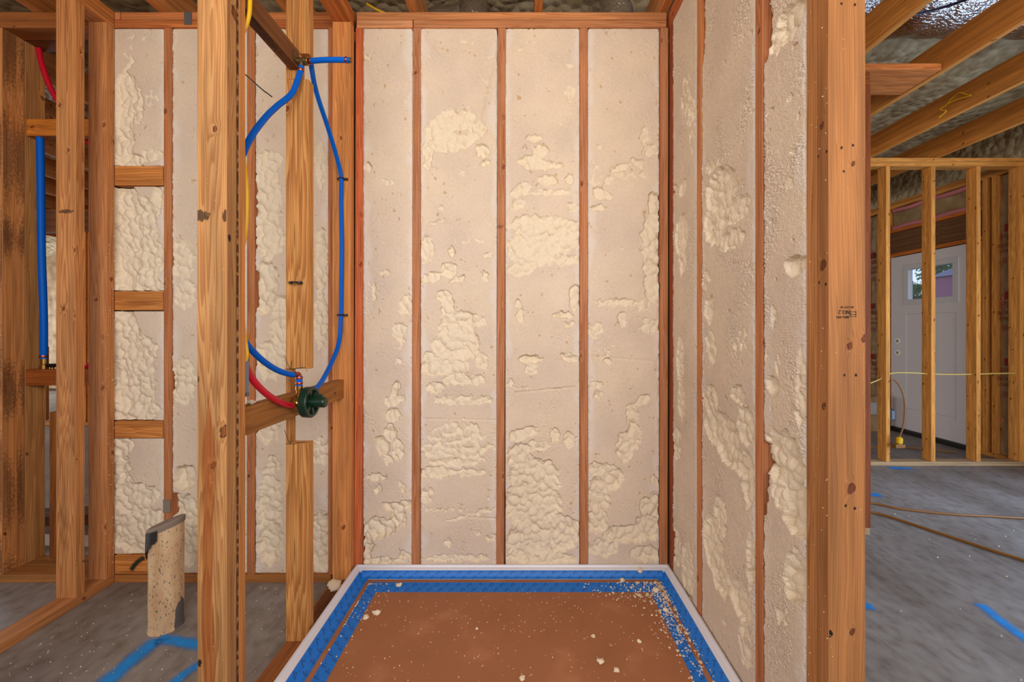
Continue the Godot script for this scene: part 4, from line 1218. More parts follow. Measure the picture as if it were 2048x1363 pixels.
func build_pan() -> void:
	var o := thing("shower_pan", "white acrylic shower pan with a raised lip, set in the framed alcove", "shower pan", p(-0.05, 0, 1.52))
	var prof := [Vector2(0, 0.0), Vector2(0, 0.090), Vector2(0.004, 0.094), Vector2(0.011, 0.094), Vector2(0.016, 0.087), Vector2(0.028, 0.083), Vector2(0.037, 0.077), Vector2(0.048, 0.060), Vector2(0.060, 0.051), Vector2(0.075, 0.048)]
	var w := p(-0.05, 0, 1.52)
	part(o, "rim", ring_profile_mesh(prof, PX0, PX1, PD0, PD1, w), mats["white_acrylic"], w)
	part(o, "basin_floor", board_mesh(Vector3(PX1 - PX0 - 0.13, 0.04, PD1 - PD0 - 0.13), 0, 0.002), mats["white_acrylic"], p((PX0 + PX1) / 2, 0.0278, (PD0 + PD1) / 2))
	var cardw := PX1 - PX0 - 0.114
	single("protection_board", "brown paperboard sheet covering the floor of the shower pan", "cardboard", board_mesh(Vector3(cardw, 0.003, PD1 - PD0 - 0.114), 0, 0.0008), mats["card"], p((PX0 + PX1) / 2, 0.0520, (PD0 + PD1) / 2))
	var slope := [Vector2(0.033, 0.0815), Vector2(0.038, 0.0782), Vector2(0.049, 0.0615), Vector2(0.0595, 0.0568)]
	var outer_b := slope
	var outer_l := slope + [Vector2(0.066, 0.0545), Vector2(0.078, 0.0545)]
	var outer_r := slope + [Vector2(0.066, 0.0545), Vector2(0.070, 0.0545)]
	var inner_b := [Vector2(0.081, 0.0545), Vector2(0.150, 0.0545)]
	var inner_l := [Vector2(0.098, 0.0545), Vector2(0.149, 0.0545)]
	var inner_r := [Vector2(0.0895, 0.0545), Vector2(0.1345, 0.0545)]
	var g := "blue tape round the shower pan"
	var rows := [
		["outer blue printed tape strip along the back lip of the pan", outer_b, p(PX0 + 0.04, 0, PD1), p(PX1 - 0.04, 0, PD1), Vector3(0, 0, 1)],
		["outer blue printed tape strip along the left lip of the pan", outer_l, p(PX0, 0.0004, PD0 + 0.04), p(PX0, 0.0004, PD1 - 0.04), Vector3(1, 0, 0)],
		["outer blue printed tape strip along the right lip of the pan", outer_r, p(PX1, 0.0004, PD0 + 0.04), p(PX1, 0.0004, PD1 - 0.04), Vector3(-1, 0, 0)],
		["inner blue printed tape strip parallel to the back lip, on the paperboard", inner_b, p(PX0 + 0.096, 0, PD1), p(PX1 - 0.096, 0, PD1), Vector3(0, 0, 1)],
		["inner blue printed tape strip parallel to the left lip, on the paperboard", inner_l, p(PX0, 0.0004, PD0 + 0.1), p(PX0, 0.0004, PD1 - 0.096), Vector3(1, 0, 0)],
		["inner blue printed tape strip parallel to the right lip, on the paperboard", inner_r, p(PX1, 0.0004, PD0 + 0.1), p(PX1, 0.0004, PD1 - 0.096), Vector3(-1, 0, 0)],
	]
	for r in rows:
		var at: Vector3 = (r[2] + r[3]) * 0.5
		single("masking_tape", r[0], "tape", tape_mesh(r[1], r[2] - at, r[3] - at, r[4]), mats["tape"], at, g)

# ================= plumbing =================
func ring_on(parent: Node, called: String, at: Vector3, dir: Vector3, r: float, len: float, mat: Material) -> void:
	part(parent, called, lathe_mesh([Vector2(r * 0.8, -len / 2), Vector2(r, -len / 2), Vector2(r * 1.04, 0), Vector2(r, len / 2), Vector2(r * 0.8, len / 2)], dir, 16), mat, at)

func pipe_thing(called: String, label: String, pts: Array, r: float, mat: Material, group := "", sides := 14, category := "water pipe") -> Node3D:
	var o := thing(called, label, category, pts[0], group)
	part(o, "tube", tube_mesh(pts, r, pts[0], sides), mat, pts[0])
	return o

func build_plumbing() -> void:
	var blue: Material = mats["blue_pipe"]
	var red: Material = mats["red_pipe"]
	var brass: Material = mats["brass"]
	var copper: Material = mats["copper"]
	var r := 0.0098
	# tee drop-ear at shower-head height
	var tp := p(-0.833, 2.243, 1.537)
	var tee := thing("pipe_fitting", "dull brass tee fitting screwed to the upper blocking of the plumbing wall", "pipe fitting", tp)
	part(tee, "body", lathe_mesh([Vector2(0, -0.016), Vector2(0.012, -0.016), Vector2(0.012, 0.006), Vector2(0.0155, 0.008), Vector2(0.0155, 0.018), Vector2(0.012, 0.02), Vector2(0, 0.02)], Vector3.RIGHT, 20), mats["dull_brass"], tp)
	part(tee, "elbow", lathe_mesh([Vector2(0, -0.020), Vector2(0.0088, -0.020), Vector2(0.0095, 0.0), Vector2(0.0095, 0.010), Vector2(0, 0.012)], Vector3.UP, 18), mats["dull_brass"], tp + Vector3(-0.002, -0.004, 0))
	part(tee, "flange", board_mesh(Vector3(0.005, 0.034, 0.046), 1, 0.002), mats["dull_brass"], tp + Vector3(-0.0165, 0.006, 0.004))
	ring_on(tee, "collar", tp + Vector3(0.022, 0, 0), Vector3.RIGHT, 0.0135, 0.006, brass)
	# stub out for the shower head
	var sa := p(-0.805, 2.243, 1.537)
	var stub := pipe_thing("water_pipe", "short blue pipe stub sticking out level from the upper brass tee", [sa, p(-0.75, 2.245, 1.534), p(-0.69, 2.243, 1.53), p(-0.648, 2.239, 1.526)], r, blue)
	ring_on(stub, "crimp_ring", sa + Vector3(0.004, 0, 0), Vector3.RIGHT, r + 0.0012, 0.008, copper)
	ring_on(stub, "crimp_ring", p(-0.661, 2.241, 1.528), Vector3(1, -0.1, 0), r + 0.0012, 0.008, copper)
	part(stub, "end_plug", lathe_mesh([Vector2(0, -0.002), Vector2(0.009, -0.002), Vector2(0.0095, 0.003), Vector2(0.006, 0.006), Vector2(0, 0.006)], Vector3.RIGHT, 16), mats["dull_brass"], p(-0.646, 2.239, 1.526))
	# feed to the tee: from the valve's top up behind the near post
	var b1 := pipe_thing("water_pipe", "blue pipe looping down from the upper tee and away behind the near post", [p(-0.835, 2.222, 1.537), p(-0.838, 2.19, 1.53), p(-0.850, 2.10, 1.50), p(-0.868, 2.02, 1.44), p(-0.868, 1.94, 1.37), p(-0.866, 1.83, 1.29), p(-0.868, 1.72, 1.245), p(-0.875, 1.55, 1.228), p(-0.882, 1.40, 1.226)], r, blue)
	ring_on(b1, "crimp_ring", p(-0.836, 2.208, 1.534), Vector3(0, 1, 0.15), r + 0.0012, 0.008, copper)
	var b2 := pipe_thing("water_pipe", "blue pipe curving from behind the near post into the elbow above the valve", [p(-0.882, 1.38, 1.226), p(-0.876, 1.30, 1.228), p(-0.862, 1.215, 1.245), p(-0.858, 1.150, 1.31), p(-0.852, 1.095, 1.40), p(-0.838, 1.068, 1.47), p(-0.832, 1.066, 1.495)], r, blue)
	ring_on(b2, "crimp_ring", p(-0.833, 1.066, 1.489), Vector3(0.2, 0, -1), r + 0.0012, 0.008, copper)
	# riser clipped to the back stud
	pipe_thing("water_pipe", "long blue pipe clipped to the rear stud and bending down into the valve", [p(-0.868, 2.36, 1.66), p(-0.866, 2.24, 1.70), p(-0.860, 2.12, 1.80), p(-0.857, 2.02, 1.88), p(-0.8545, 1.941, 1.918), p(-0.856, 1.82, 1.921), p(-0.853, 1.64, 1.922), p(-0.855, 1.45, 1.922), p(-0.857, 1.29, 1.92), p(-0.857, 1.17, 1.90), p(-0.850, 1.09, 1.82), p(-0.826, 1.02, 1.68), p(-0.806, 0.995, 1.575)], r, blue)
	# hot feed
	var rd := pipe_thing("water_pipe", "red pipe swooping from behind the near post into the side of the valve", [p(-0.874, 1.35, 1.226), p(-0.866, 1.24, 1.228), p(-0.852, 1.15, 1.238), p(-0.842, 1.08, 1.265), p(-0.836, 1.02, 1.33), p(-0.832, 0.975, 1.41), p(-0.828, 0.955, 1.47)], 0.0105, red)
	ring_on(rd, "crimp_ring", p(-0.829, 0.956, 1.464), Vector3(0, -0.3, -1), 0.0118, 0.008, copper)
	# valve
	var vp := p(-0.81, 0.962, 1.505)
	var valve := thing("shower_valve", "brass shower valve with green plastic guard on the lower blocking", "valve", vp)
	var body := part(valve, "body", lathe_mesh([Vector2(0, -0.030), Vector2(0.018, -0.030), Vector2(0.020, -0.02), Vector2(0.020, 0.012), Vector2(0.024, 0.014), Vector2(0.024, 0.022), Vector2(0, 0.022)], Vector3.RIGHT, 24), brass, vp + Vector3(-0.008, 0, 0))
	part(body, "top_port", lathe_mesh([Vector2(0, 0), Vector2(0.0125, 0), Vector2(0.0125, 0.022), Vector2(0.0105, 0.024), Vector2(0.0105, 0.034), Vector2(0.013, 0.036), Vector2(0.013, 0.05), Vector2(0, 0.05)], Vector3.UP, 20), brass, vp + Vector3(-0.016, 0.010, 0))
	part(body, "side_port", lathe_mesh([Vector2(0, 0.01), Vector2(0.012, 0.01), Vector2(0.012, 0.018), Vector2(0.015, 0.02), Vector2(0.015, 0.028), Vector2(0.011, 0.03), Vector2(0.011, 0.044), Vector2(0, 0.044)], Vector3(0, -0.1, 1), 20), brass, vp + Vector3(-0.016, -0.004, 0))
	part(body, "side_port", lathe_mesh([Vector2(0, 0.01), Vector2(0.012, 0.01), Vector2(0.012, 0.045), Vector2(0, 0.045)], Vector3(0.05, 0.5, -0.8), 20), brass, vp + Vector3(-0.010, 0.0, -0.01))
	var riser := part(valve, "riser_sleeve", lathe_mesh([Vector2(0, 0.06), Vector2(0.0115, 0.06), Vector2(0.0115, 0.096), Vector2(0, 0.096)], Vector3.UP, 18), blue, vp + Vector3(-0.016, 0, 0))
	ring_on(riser, "crimp_ring", vp + Vector3(-0.016, 0.070, 0), Vector3.UP, 0.0125, 0.008, copper)
	ring_on(riser, "crimp_ring", vp + Vector3(-0.016, 0.090, 0), Vector3.UP, 0.0125, 0.008, copper)
	part(valve, "elbow", tube_mesh([vp + Vector3(-0.016, 0.094, 0), vp + Vector3(-0.017, 0.102, 0.001), vp + Vector3(-0.022, 0.105, 0.010)], 0.0085, vp, 12, 5), copper, vp)
	# green guard: open-spoked plaster guard with a hub
	var green: Material = mats["green_plastic"]
	var gx := vp + Vector3(0.020, 0, 0)
	var guard := part(valve, "guard", lathe_mesh([Vector2(0.046, -0.012), Vector2(0.056, -0.012), Vector2(0.057, 0.012), Vector2(0.054, 0.016), Vector2(0.046, 0.016), Vector2(0.044, 0.012), Vector2(0.044, -0.010), Vector2(0.046, -0.012)], Vector3.RIGHT, 40), green, gx)
	for a in 6:
		var an := a * TAU / 6.0 + 0.3
		var sp := part(guard, "spoke", board_mesh(Vector3(0.010, 0.030, 0.014), 1, 0.002), green, gx + Vector3(0.008, sin(an) * 0.032, cos(an) * 0.032))
		sp.rotation.x = PI / 2 - an
	part(guard, "hub", lathe_mesh([Vector2(0, -0.008), Vector2(0.019, -0.008), Vector2(0.020, 0.016), Vector2(0, 0.016)], Vector3.RIGHT, 28), green, gx)
	var hd := part(valve, "handle", lathe_mesh([Vector2(0, 0.016), Vector2(0.020, 0.016), Vector2(0.020, 0.058), Vector2(0.018, 0.063), Vector2(0.013, 0.065), Vector2(0, 0.065)], Vector3.RIGHT, 30), green, gx)
	part(hd, "key_tab", board_mesh(Vector3(0.034, 0.012, 0.012), 0, 0.002), green, gx + Vector3(0.032, 0.023, -0.004))
	# clips
	clip("black pipe clip nailed to the rear stud, upper of two round the blue pipe", p(-0.854, 1.941, 1.922), 0.0)
	clip("black pipe clip nailed to the rear stud, lower of two round the blue pipe", p(-0.855, 1.298, 1.921), 0.0)
	clip("empty black pipe clip nailed to the front of the notched middle stud", p(-0.864, 1.408, 1.540), 0.0)
	# cable and small wire behind the near post
	pipe_thing("electric_cable", "yellow cable running up the back of the near post at its right edge", [p(-0.815, 2.60, 1.222), p(-0.816, 2.30, 1.222), p(-0.818, 2.219, 1.222), p(-0.820, 2.18, 1.222), p(-0.829, 2.144, 1.222), p(-0.847, 2.09, 1.222), p(-0.858, 1.92, 1.222), p(-0.834, 1.716, 1.222), p(-0.828, 1.62, 1.222), p(-0.833, 1.514, 1.222), p(-0.855, 1.394, 1.222), p(-0.833, 1.20, 1.222), p(-0.829, 1.15, 1.222), p(-0.845, 1.10, 1.222)], 0.0060, mats["yellow_sheath"], "", 10, "cable")
	pipe_thing("electric_wire", "thin dark wire end poking out beside the near post above the blue loop", [p(-0.99, 2.14, 1.40), p(-0.946, 2.100, 1.40), p(-0.894, 2.054, 1.40), p(-0.880, 2.044, 1.40), p(-0.862, 2.030, 1.40)], 0.0022, mats["black_plastic"], "", 8, "wire")
	var bx := thing("junction_box", "grey plastic electrical box fixed behind the near post at valve height", "electrical box", p(-0.846, 1.05, 1.24))
	part(bx, "body", board_mesh(Vector3(0.055, 0.095, 0.023), 1, 0.002), mats["grey_plastic"], p(-0.8535, 1.088, 1.2195))
	part(bx, "screw_ear", board_mesh(Vector3(0.006, 0.014, 0.012), 1, 0.001), mats["steel"], p(-0.829, 1.140, 1.2255))
	part(bx, "screw_ear", board_mesh(Vector3(0.006, 0.014, 0.012), 1, 0.001), mats["steel"], p(-0.829, 1.036, 1.2255))

func clip(label: String, at: Vector3, _turn: float) -> void:
	var black: Material = mats["black_plastic"]
	var o := thing("pipe_clip", label, "pipe clip", at, "black pipe clips")
	var pts := []
	for k in 9:
		var a := PI * k / 8.0
		pts.append(at + Vector3(cos(a) * 0.0125, 0, sin(a) * 0.0125))
	part(o, "saddle", tube_mesh(pts, 0.0035, at, 8, 3), black, at)
	part(o, "foot", board_mesh(Vector3(0.016, 0.009, 0.012), 0, 0.001), black, at + Vector3(0.019, 0, -0.004))
	part(o, "foot", board_mesh(Vector3(0.010, 0.009, 0.012), 0, 0.001), black, at + Vector3(-0.016, 0, -0.004))
	part(o, "nail_head", lathe_mesh([Vector2(0, 0), Vector2(0.0035, 0), Vector2(0.0035, 0.002), Vector2(0, 0.003)], Vector3(0, 0, 1), 10), mats["steel"], at + Vector3(0.019, 0, 0.002))

# ================= left side =================
func strip_mark(pts: Array, half: float, c: Color, up: Vector3) -> ArrayMesh:
	var path := smooth_path(pts, 10)
	var v := PackedVector3Array()
	var n := PackedVector3Array()
	var uv := PackedVector2Array()
	var col := PackedColorArray()
	var idx := PackedInt32Array()
	var f := noise(701, 18.0, FastNoiseLite.TYPE_SIMPLEX_SMOOTH, 2)
	var l := c.srgb_to_linear()
	var cols := 9
	for i in path.size():
		var t: Vector3 = (path[mini(i + 1, path.size() - 1)] - path[maxi(i - 1, 0)]).normalized()
		var side := t.cross(up).normalized()
		var endf := smoothstep(0.0, 3.0, float(i)) * smoothstep(0.0, 3.0, float(path.size() - 1 - i))
		for k in cols:
			var s := -1.0 + 2.0 * k / (cols - 1)
			var wob := 1.0 + 0.18 * f.get_noise_1d(i * 0.02)
			var q: Vector3 = path[i] + side * s * half * wob
			v.append(q)
			n.append(up)
			uv.append(Vector2(s, i))
			var a := smoothstep(1.0, 0.25, absf(s)) * endf * (0.82 + 0.25 * f.get_noise_2d(q.x, q.z + q.y))
			col.append(Color(l.r, l.g, l.b, clampf(a, 0, 0.95)))
	for i in path.size() - 1:
		for k in cols - 1:
			var a := i * cols + k
			tri(idx, v, a, a + 1, a + cols + 1, up)
			tri(idx, v, a, a + cols + 1, a + cols, up)
	return arrays(v, n, uv, idx, col)

func paint_mark(label: String, pts: Array, half: float) -> void:
	var at: Vector3 = pts[0]
	at.y = 0.002
	var rel := []
	for q in pts:
		rel.append(Vector3(q.x - at.x, 0.0, q.z - at.z))
	single("paint_mark", label, "paint mark", strip_mark(rel, half, Color(0.01, 0.54, 0.86), Vector3.UP), mats["spray_paint"], at, "blue layout paint on the slab")

func build_left_things() -> void:
	# waste pipe stub
	var c := p(-1.478, 0, 1.69)
	var pipe := thing("drain_pipe", "cream scuffed waste pipe standing out of the slab, top taped over", "pipe", c)
	var rr := 0.0575
	var prof := [Vector2(rr + 0.003, 0.0), Vector2(rr + 0.001, 0.01), Vector2(rr, 0.02)]
	for k in 9:
		prof.append(Vector2(rr + 0.0006 * sin(k * 1.3), 0.02 + 0.045 * (k + 1)))
	prof.append(Vector2(rr - 0.006, 0.425))
	var tubem := lathe_mesh(prof, Vector3.UP, 40)
	# shear its top to the slant of the cut and stretch the picture of scuffs over it
	part(pipe, "tube", slanted(tubem, 0.425, 0.04), mats["pvc"], c)
	var cap := lathe_mesh([Vector2(rr + 0.003, 0.408), Vector2(rr + 0.0045, 0.425), Vector2(rr + 0.003, 0.431), Vector2(rr - 0.002, 0.434), Vector2(rr * 0.6, 0.432), Vector2(0.0, 0.431)], Vector3.UP, 40)
	part(pipe, "tape_cap", slanted(cap, 0.425, 0.04), mats["dusty_tape"], c)
	# hanging flap of tape on the left front
	var v := PackedVector3Array()
	var n := PackedVector3Array()
	var uv := PackedVector2Array()
	var idx := PackedInt32Array()
	for i in 15:
		var a := deg_to_rad(195.0 - i * 8.5)
		var low := lerpf(0.255, 0.385, pow(i / 14.0, 1.0)) + 0.006 * sin(i * 2.7)
		if i < 2:
			low = 0.33 - i * 0.035
		var e := Vector3(cos(a), 0, sin(a))
		var bulge := rr + 0.0062 + 0.002 * sin(i * 1.7)
		for k in 2:
			v.append(e * (bulge + (0.002 if k == 1 else 0.0)) + Vector3.UP * (0.420 + 0.02 * e.x if k == 0 else low))
			n.append(e)
			uv.append(Vector2(i, k))
	for i in 14:
		tri(idx, v, i * 2, i * 2 + 1, i * 2 + 3, n[i * 2])
		tri(idx, v, i * 2, i * 2 + 3, i * 2 + 2, n[i * 2])
	part(pipe, "tape_flap", arrays(v, n, uv, idx), mats["grey_tape"], c)
	# grey strap stub at the foot of the stud behind it
	single("metal_strap", "small grey strap stub at the foot of the stud behind the waste pipe", "strap", board_mesh(Vector3(0.034, 0.060, 0.008), 1, 0.002), mats["dusty_tape"], p(-1.722, 0.375, BACK - 0.005))
	# paint on the slab round the pipe
	paint_mark("blue spray paint line running forward from the waste pipe", [p(-1.45, 0, 1.63), p(-1.452, 0, 1.5), p(-1.45, 0, 1.3), p(-1.44, 0, 1.05)], 0.05)
	paint_mark("blue spray paint line running right from the foot of the waste pipe", [p(-1.46, 0, 1.62), p(-1.36, 0, 1.605), p(-1.25, 0, 1.585), p(-1.10, 0, 1.56)], 0.035)
	paint_mark("blue spray paint line partly hidden by the near post", [p(-1.17, 0, 1.53), p(-1.20, 0, 1.47), p(-1.215, 0, 1.40), p(-1.22, 0, 1.2)], 0.03)
	# water lines in the open bay
	var blue: Material = mats["blue_pipe"]
	var vt := pipe_thing("water_pipe", "thick upright blue pipe in the open bay at far left", [p(-2.478, 2.28, 2.088), p(-2.474, 2.15, 2.088), p(-2.468, 1.9, 2.086), p(-2.462, 1.6, 2.084), p(-2.452, 1.3, 2.084), p(-2.452, 1.08, 2.084)], 0.0150, blue, "", 16)
	ring_on(vt, "crimp_ring", p(-2.452, 1.092, 2.084), Vector3.UP, 0.0165, 0.010, mats["copper"])
	part(vt, "brass_end", lathe_mesh([Vector2(0, 0), Vector2(0.017, 0), Vector2(0.017, 0.02), Vector2(0.014, 0.024), Vector2(0.014, 0.052), Vector2(0, 0.052)], Vector3.UP, 18), mats["brass"], p(-2.452, 1.028, 2.086))
	pipe_thing("water_pipe", "dark red pipe hanging in the open bay at top left, beside the pale stud", [p(-2.52, 2.69, 2.12), p(-2.50, 2.60, 2.12), p(-2.46, 2.48, 2.125), p(-2.40, 2.38, 2.13), p(-2.32, 2.29, 2.13), p(-2.22, 2.13, 2.13), p(-2.14, 2.04, 2.125)], 0.0125, mats["red_pipe"])
	pipe_thing("water_pipe", "short red pipe end just above the lower blocking at far left", [p(-2.30, 1.00, 2.12), p(-2.25, 1.05, 2.12), p(-2.20, 1.075, 2.12), p(-2.13, 1.09, 2.13)], 0.012, mats["red_pipe"])
	var hk := thing("pipe_valve", "black-handled stop valve lying on the lower blocking at far left", "valve", p(-2.41, 1.027, 2.086))
	part(hk, "lever", board_mesh(Vector3(0.09, 0.018, 0.03), 0, 0.005), mats["black_plastic"], p(-2.385, 1.045, 2.086))
	part(hk, "stem", lathe_mesh([Vector2(0, 0), Vector2(0.008, 0), Vector2(0.008, 0.012), Vector2(0, 0.012)], Vector3.UP, 12), mats["brass"], p(-2.41, 1.027, 2.086))
	# offcuts on the floor beyond
	var oc := single("timber_offcut", "dark board lying on the slab beyond the open left bay", "board", board_mesh(Vector3(1.1, 0.06, 0.14), 0, 0.002, Vector2(0.2, 0.1)), wood("stained", Color(0.5, 0.38, 0.28)), p(-2.9, 0.031, 2.62))
	oc.rotation.y = 0.1
	var oc2 := single("trim_board", "pale white-edged board lying on the slab beyond the open left bay", "board", board_mesh(Vector3(1.3, 0.02, 0.09), 0, 0.002), mats["door_white"], p(-2.8, 0.011, 2.36))
	oc2.rotation.y = -0.05

func slanted(m: ArrayMesh, top: float, slope: float) -> ArrayMesh:
	var a := m.surface_get_arrays(0)
	var v: PackedVector3Array = a[Mesh.ARRAY_VERTEX]
	for i in v.size():
		var f := smoothstep(top * 0.5, top * 0.9, v[i].y)
		v[i].y += v[i].x * slope / 0.0575 * 0.5 * f
	a[Mesh.ARRAY_VERTEX] = v
	var o := ArrayMesh.new()
	o.add_surface_from_arrays(Mesh.PRIMITIVE_TRIANGLES, a)
	return o

# ================= right side =================
func batt(at: Vector3, width: float, height: float, facing: String, label: String, sd: int) -> Node3D:
	# kraft-faced glass-fibre batt; "z": faces +z and is centred on at.x; "x": faces -x and is centred on at.z
	var o := thing("insulation_batt", label, "insulation", at, "kraft-faced batts")
	var f := noise(sd, 5.0, FastNoiseLite.TYPE_SIMPLEX_SMOOTH, 3)
	var crease := noise(sd + 1, 3.0, FastNoiseLite.TYPE_SIMPLEX_SMOOTH, 2)
	var v := PackedVector3Array()
	var n := PackedVector3Array()
	var uv := PackedVector2Array()
	var idx := PackedInt32Array()
	var nu := 16
	var nv := int(height / 0.04)
	var pos := func(i: int, j: int) -> Vector3:
		var s := -1.0 + 2.0 * i / nu
		var y: float = height * j / nv
		var h: float = 0.03 * (1.0 - pow(absf(s), 3.0)) + 0.016 * f.get_noise_2d(s * 0.5, y * 0.35) - 0.022 * smoothstep(0.07, 0.0, absf(crease.get_noise_2d(s * 0.5, y * 0.4)))
		if facing == "z":
			return Vector3(s * width / 2, y, h)
		return Vector3(-h, y, -s * width / 2)
	for j in nv + 1:
		for i in nu + 1:
			v.append(pos.call(i, j))
			var du: Vector3 = pos.call(mini(i + 1, nu), j) - pos.call(maxi(i - 1, 0), j)
			var dv: Vector3 = pos.call(i, mini(j + 1, nv)) - pos.call(i, maxi(j - 1, 0))
			var nn := du.cross(dv).normalized()
			if nn.dot(Vector3(0, 0, 1) if facing == "z" else Vector3(-1, 0, 0)) < 0:
				nn = -nn
			n.append(nn)
			uv.append(Vector2(i, j))
	for j in nv:
		for i in nu:
			var a := j * (nu + 1) + i
			tri(idx, v, a, a + 1, a + nu + 2, n[a])
			tri(idx, v, a, a + nu + 2, a + nu + 1, n[a])
	part(o, "kraft_facing", arrays(v, n, uv, idx), mats["kraft"], at)
	var thick := Vector3(width, height, 0.07) if facing == "z" else Vector3(0.07, height, width)
	part(o, "glass_fibre", board_mesh(thick, 1, 0.01), mats["pink_fibre"], at + Vector3(0, height / 2, -0.037) if facing == "z" else at + Vector3(0.037, height / 2, 0))
	return o

func batt_print(o: Node3D, off: Vector3) -> void:
	var y := 0.0
	var node := Node3D.new()
	node.name = child_name(o, "printed_panel")
	node.position = off
	node.rotation.y = -PI / 2
	o.add_child(node)
	for t in [["PINK", 0.06, 0.0], ["NEXT GEN", 0.036, -0.075], ["FIBERGLAS", 0.030, -0.13], ["R-13", 0.055, -0.22]]:
		var mi := MeshInstance3D.new()
		mi.name = child_name(node, "printed_text")
		mi.mesh = text(t[0], t[1], mats["red_ink"])
		mi.material_override = mats["red_ink"]
		mi.position = Vector3(0, t[2], 0)
		node.add_child(mi)
	var logo := MeshInstance3D.new()
	logo.name = "printed_block"
	logo.mesh = board_mesh(Vector3(0.11, 0.07, 0.0008), 0, 0.0002)
	logo.material_override = mats["red_ink"]
	logo.position = Vector3(0, 0.085, 0)
	node.add_child(logo)

func build_right_things() -> void:
	build_door()
	var b1 := batt(p(4.565, 0.04, 3.69), 0.40, 2.64, "x", "tall brown kraft-faced batt right of the door, between gold studs", 640)
	for y in [0.80, 1.42, 2.05]:
		batt_print(b1, Vector3(-0.058, y, -0.06))
	var b2 := batt(p(4.565, 0.04, 5.29), 0.36, 2.64, "x", "brown kraft-faced batt left of the door, beside the end post in view", 650)
	for y in [0.75, 1.40, 2.05]:
		batt_print(b2, Vector3(-0.056, y, 0.02))
	var hb := batt(p(4.565, 2.445, 4.51), 1.0, 0.24, "x", "short bulging batt above the door header, pink fibre showing", 660)
	hb.set_meta("group", "")
	hb.remove_meta("group")
	part(hb, "pink_edge", tube_mesh([p(4.53, 2.45, 4.05), p(4.522, 2.457, 4.3), p(4.535, 2.45, 4.55), p(4.52, 2.46, 4.75), p(4.53, 2.455, 4.96)], 0.022, p(4.53, 2.4, 4.5), 8, 6), mats["pink_fibre"], p(4.53, 2.4, 4.5))
	part(hb, "pink_edge", tube_mesh([p(4.53, 2.672, 4.05), p(4.522, 2.66, 4.3), p(4.535, 2.672, 4.55), p(4.52, 2.655, 4.75), p(4.53, 2.67, 4.96)], 0.024, p(4.53, 2.4, 4.5), 8, 6), mats["pink_fibre"], p(4.53, 2.4, 4.5))
	# cables in the far partition
	pipe_thing("electric_cable", "pale yellow cable strung level through the far studs in front of the door", [p(2.75, 0.62, 3.70), p(3.05, 0.70, 3.70), p(3.24, 0.77, 3.70), p(3.36, 0.828, 3.70), p(3.55, 0.832, 3.70), p(3.69, 0.822, 3.70), p(3.9, 0.818, 3.70), p(4.10, 0.820, 3.70), p(4.3, 0.826, 3.70), p(4.5, 0.829, 3.70)], 0.0055, mats["cable_cream"], "", 8, "cable")
	var cd := pipe_thing("electric_cable", "dark cord drooping beside the first far stud to a yellow connector", [p(3.318, 0.78, 3.64), p(3.35, 0.73, 3.62), p(3.375, 0.62, 3.60), p(3.38, 0.48, 3.60), p(3.365, 0.36, 3.60), p(3.335, 0.28, 3.60)], 0.006, mats["brown_cord"], "", 8, "cable")
	part(cd, "yellow_connector", lathe_mesh([Vector2(0, 0), Vector2(0.018, 0), Vector2(0.024, 0.012), Vector2(0.024, 0.05), Vector2(0.012, 0.062), Vector2(0, 0.062)], Vector3(0.05, 1, 0), 16), mats["yellow_sheath"], p(3.332, 0.215, 3.60))
	part(cd, "plug_body", board_mesh(Vector3(0.09, 0.035, 0.05), 0, 0.006), mats["brown_cord"], p(3.325, 0.198, 3.60))
	var ob := thing("outlet_box", "black and steel outlet box on the first far stud", "outlet box", p(3.345, 0.40, 3.69))
	part(ob, "body", board_mesh(Vector3(0.055, 0.10, 0.06), 1, 0.003), mats["black_plastic"], p(3.340, 0.455, 3.70))
	part(ob, "face_plate", board_mesh(Vector3(0.030, 0.075, 0.003), 1, 0.001), mats["steel"], p(3.340, 0.455, 3.668))
	# cords on the slab
	var ext := [[[p(1.7, 0.008, 2.93), p(2.12, 0.008, 2.90), p(2.442, 0.008, 2.868), p(2.572, 0.008, 2.773), p(2.827, 0.008, 2.691), p(3.05, 0.008, 2.66), p(3.246, 0.008, 2.634), p(3.8, 0.008, 2.58)], "brown extension cord on the slab, farther of the two"], [[p(1.6, 0.008, 2.95), p(2.05, 0.008, 2.84), p(2.322, 0.008, 2.727), p(2.418, 0.008, 2.607), p(2.522, 0.008, 2.401), p(2.60, 0.008, 2.25), p(2.654, 0.008, 2.154), p(2.75, 0.008, 1.9)], "brown extension cord on the slab, nearer of the two"]]
	for e in ext:
		pipe_thing("extension_cord", e[1], e[0], 0.0072, mats["brown_cord"], "", 10, "cord")
	pipe_thing("extension_cord", "thin brown cord lying on the slab behind the far partition", [p(2.6, 0.007, 4.22), p(3.3, 0.007, 4.16), p(3.9, 0.007, 4.22), p(4.3, 0.007, 4.05)], 0.008, mats["brown_cord"], "", 8, "cord")
	paint_mark("long blue spray paint stroke on the slab at the lower right", [p(2.05, 0, 1.83), p(2.03, 0, 1.76), p(2.005, 0, 1.66), p(1.99, 0, 1.55), p(1.975, 0, 1.42)], 0.035)
	paint_mark("blue spray paint dab on the slab beside the right end post", [p(1.45, 0, 1.84), p(1.50, 0, 1.82), p(1.56, 0, 1.80)], 0.035)
	paint_mark("blue spray paint dab on the slab where the cords pass the end post", [p(2.52, 0, 3.06), p(2.59, 0, 3.03), p(2.66, 0, 3.01)], 0.05)
	paint_mark("blue spray paint spot on the slab in front of the far partition plate", [p(3.24, 0, 3.60), p(3.33, 0, 3.60), p(3.44, 0, 3.59)], 0.045)
	# carton seen past the post
	var bxo := thing("carton", "small brown carton standing beyond the far partition near the insulation", "box", p(4.18, 0, 4.95))
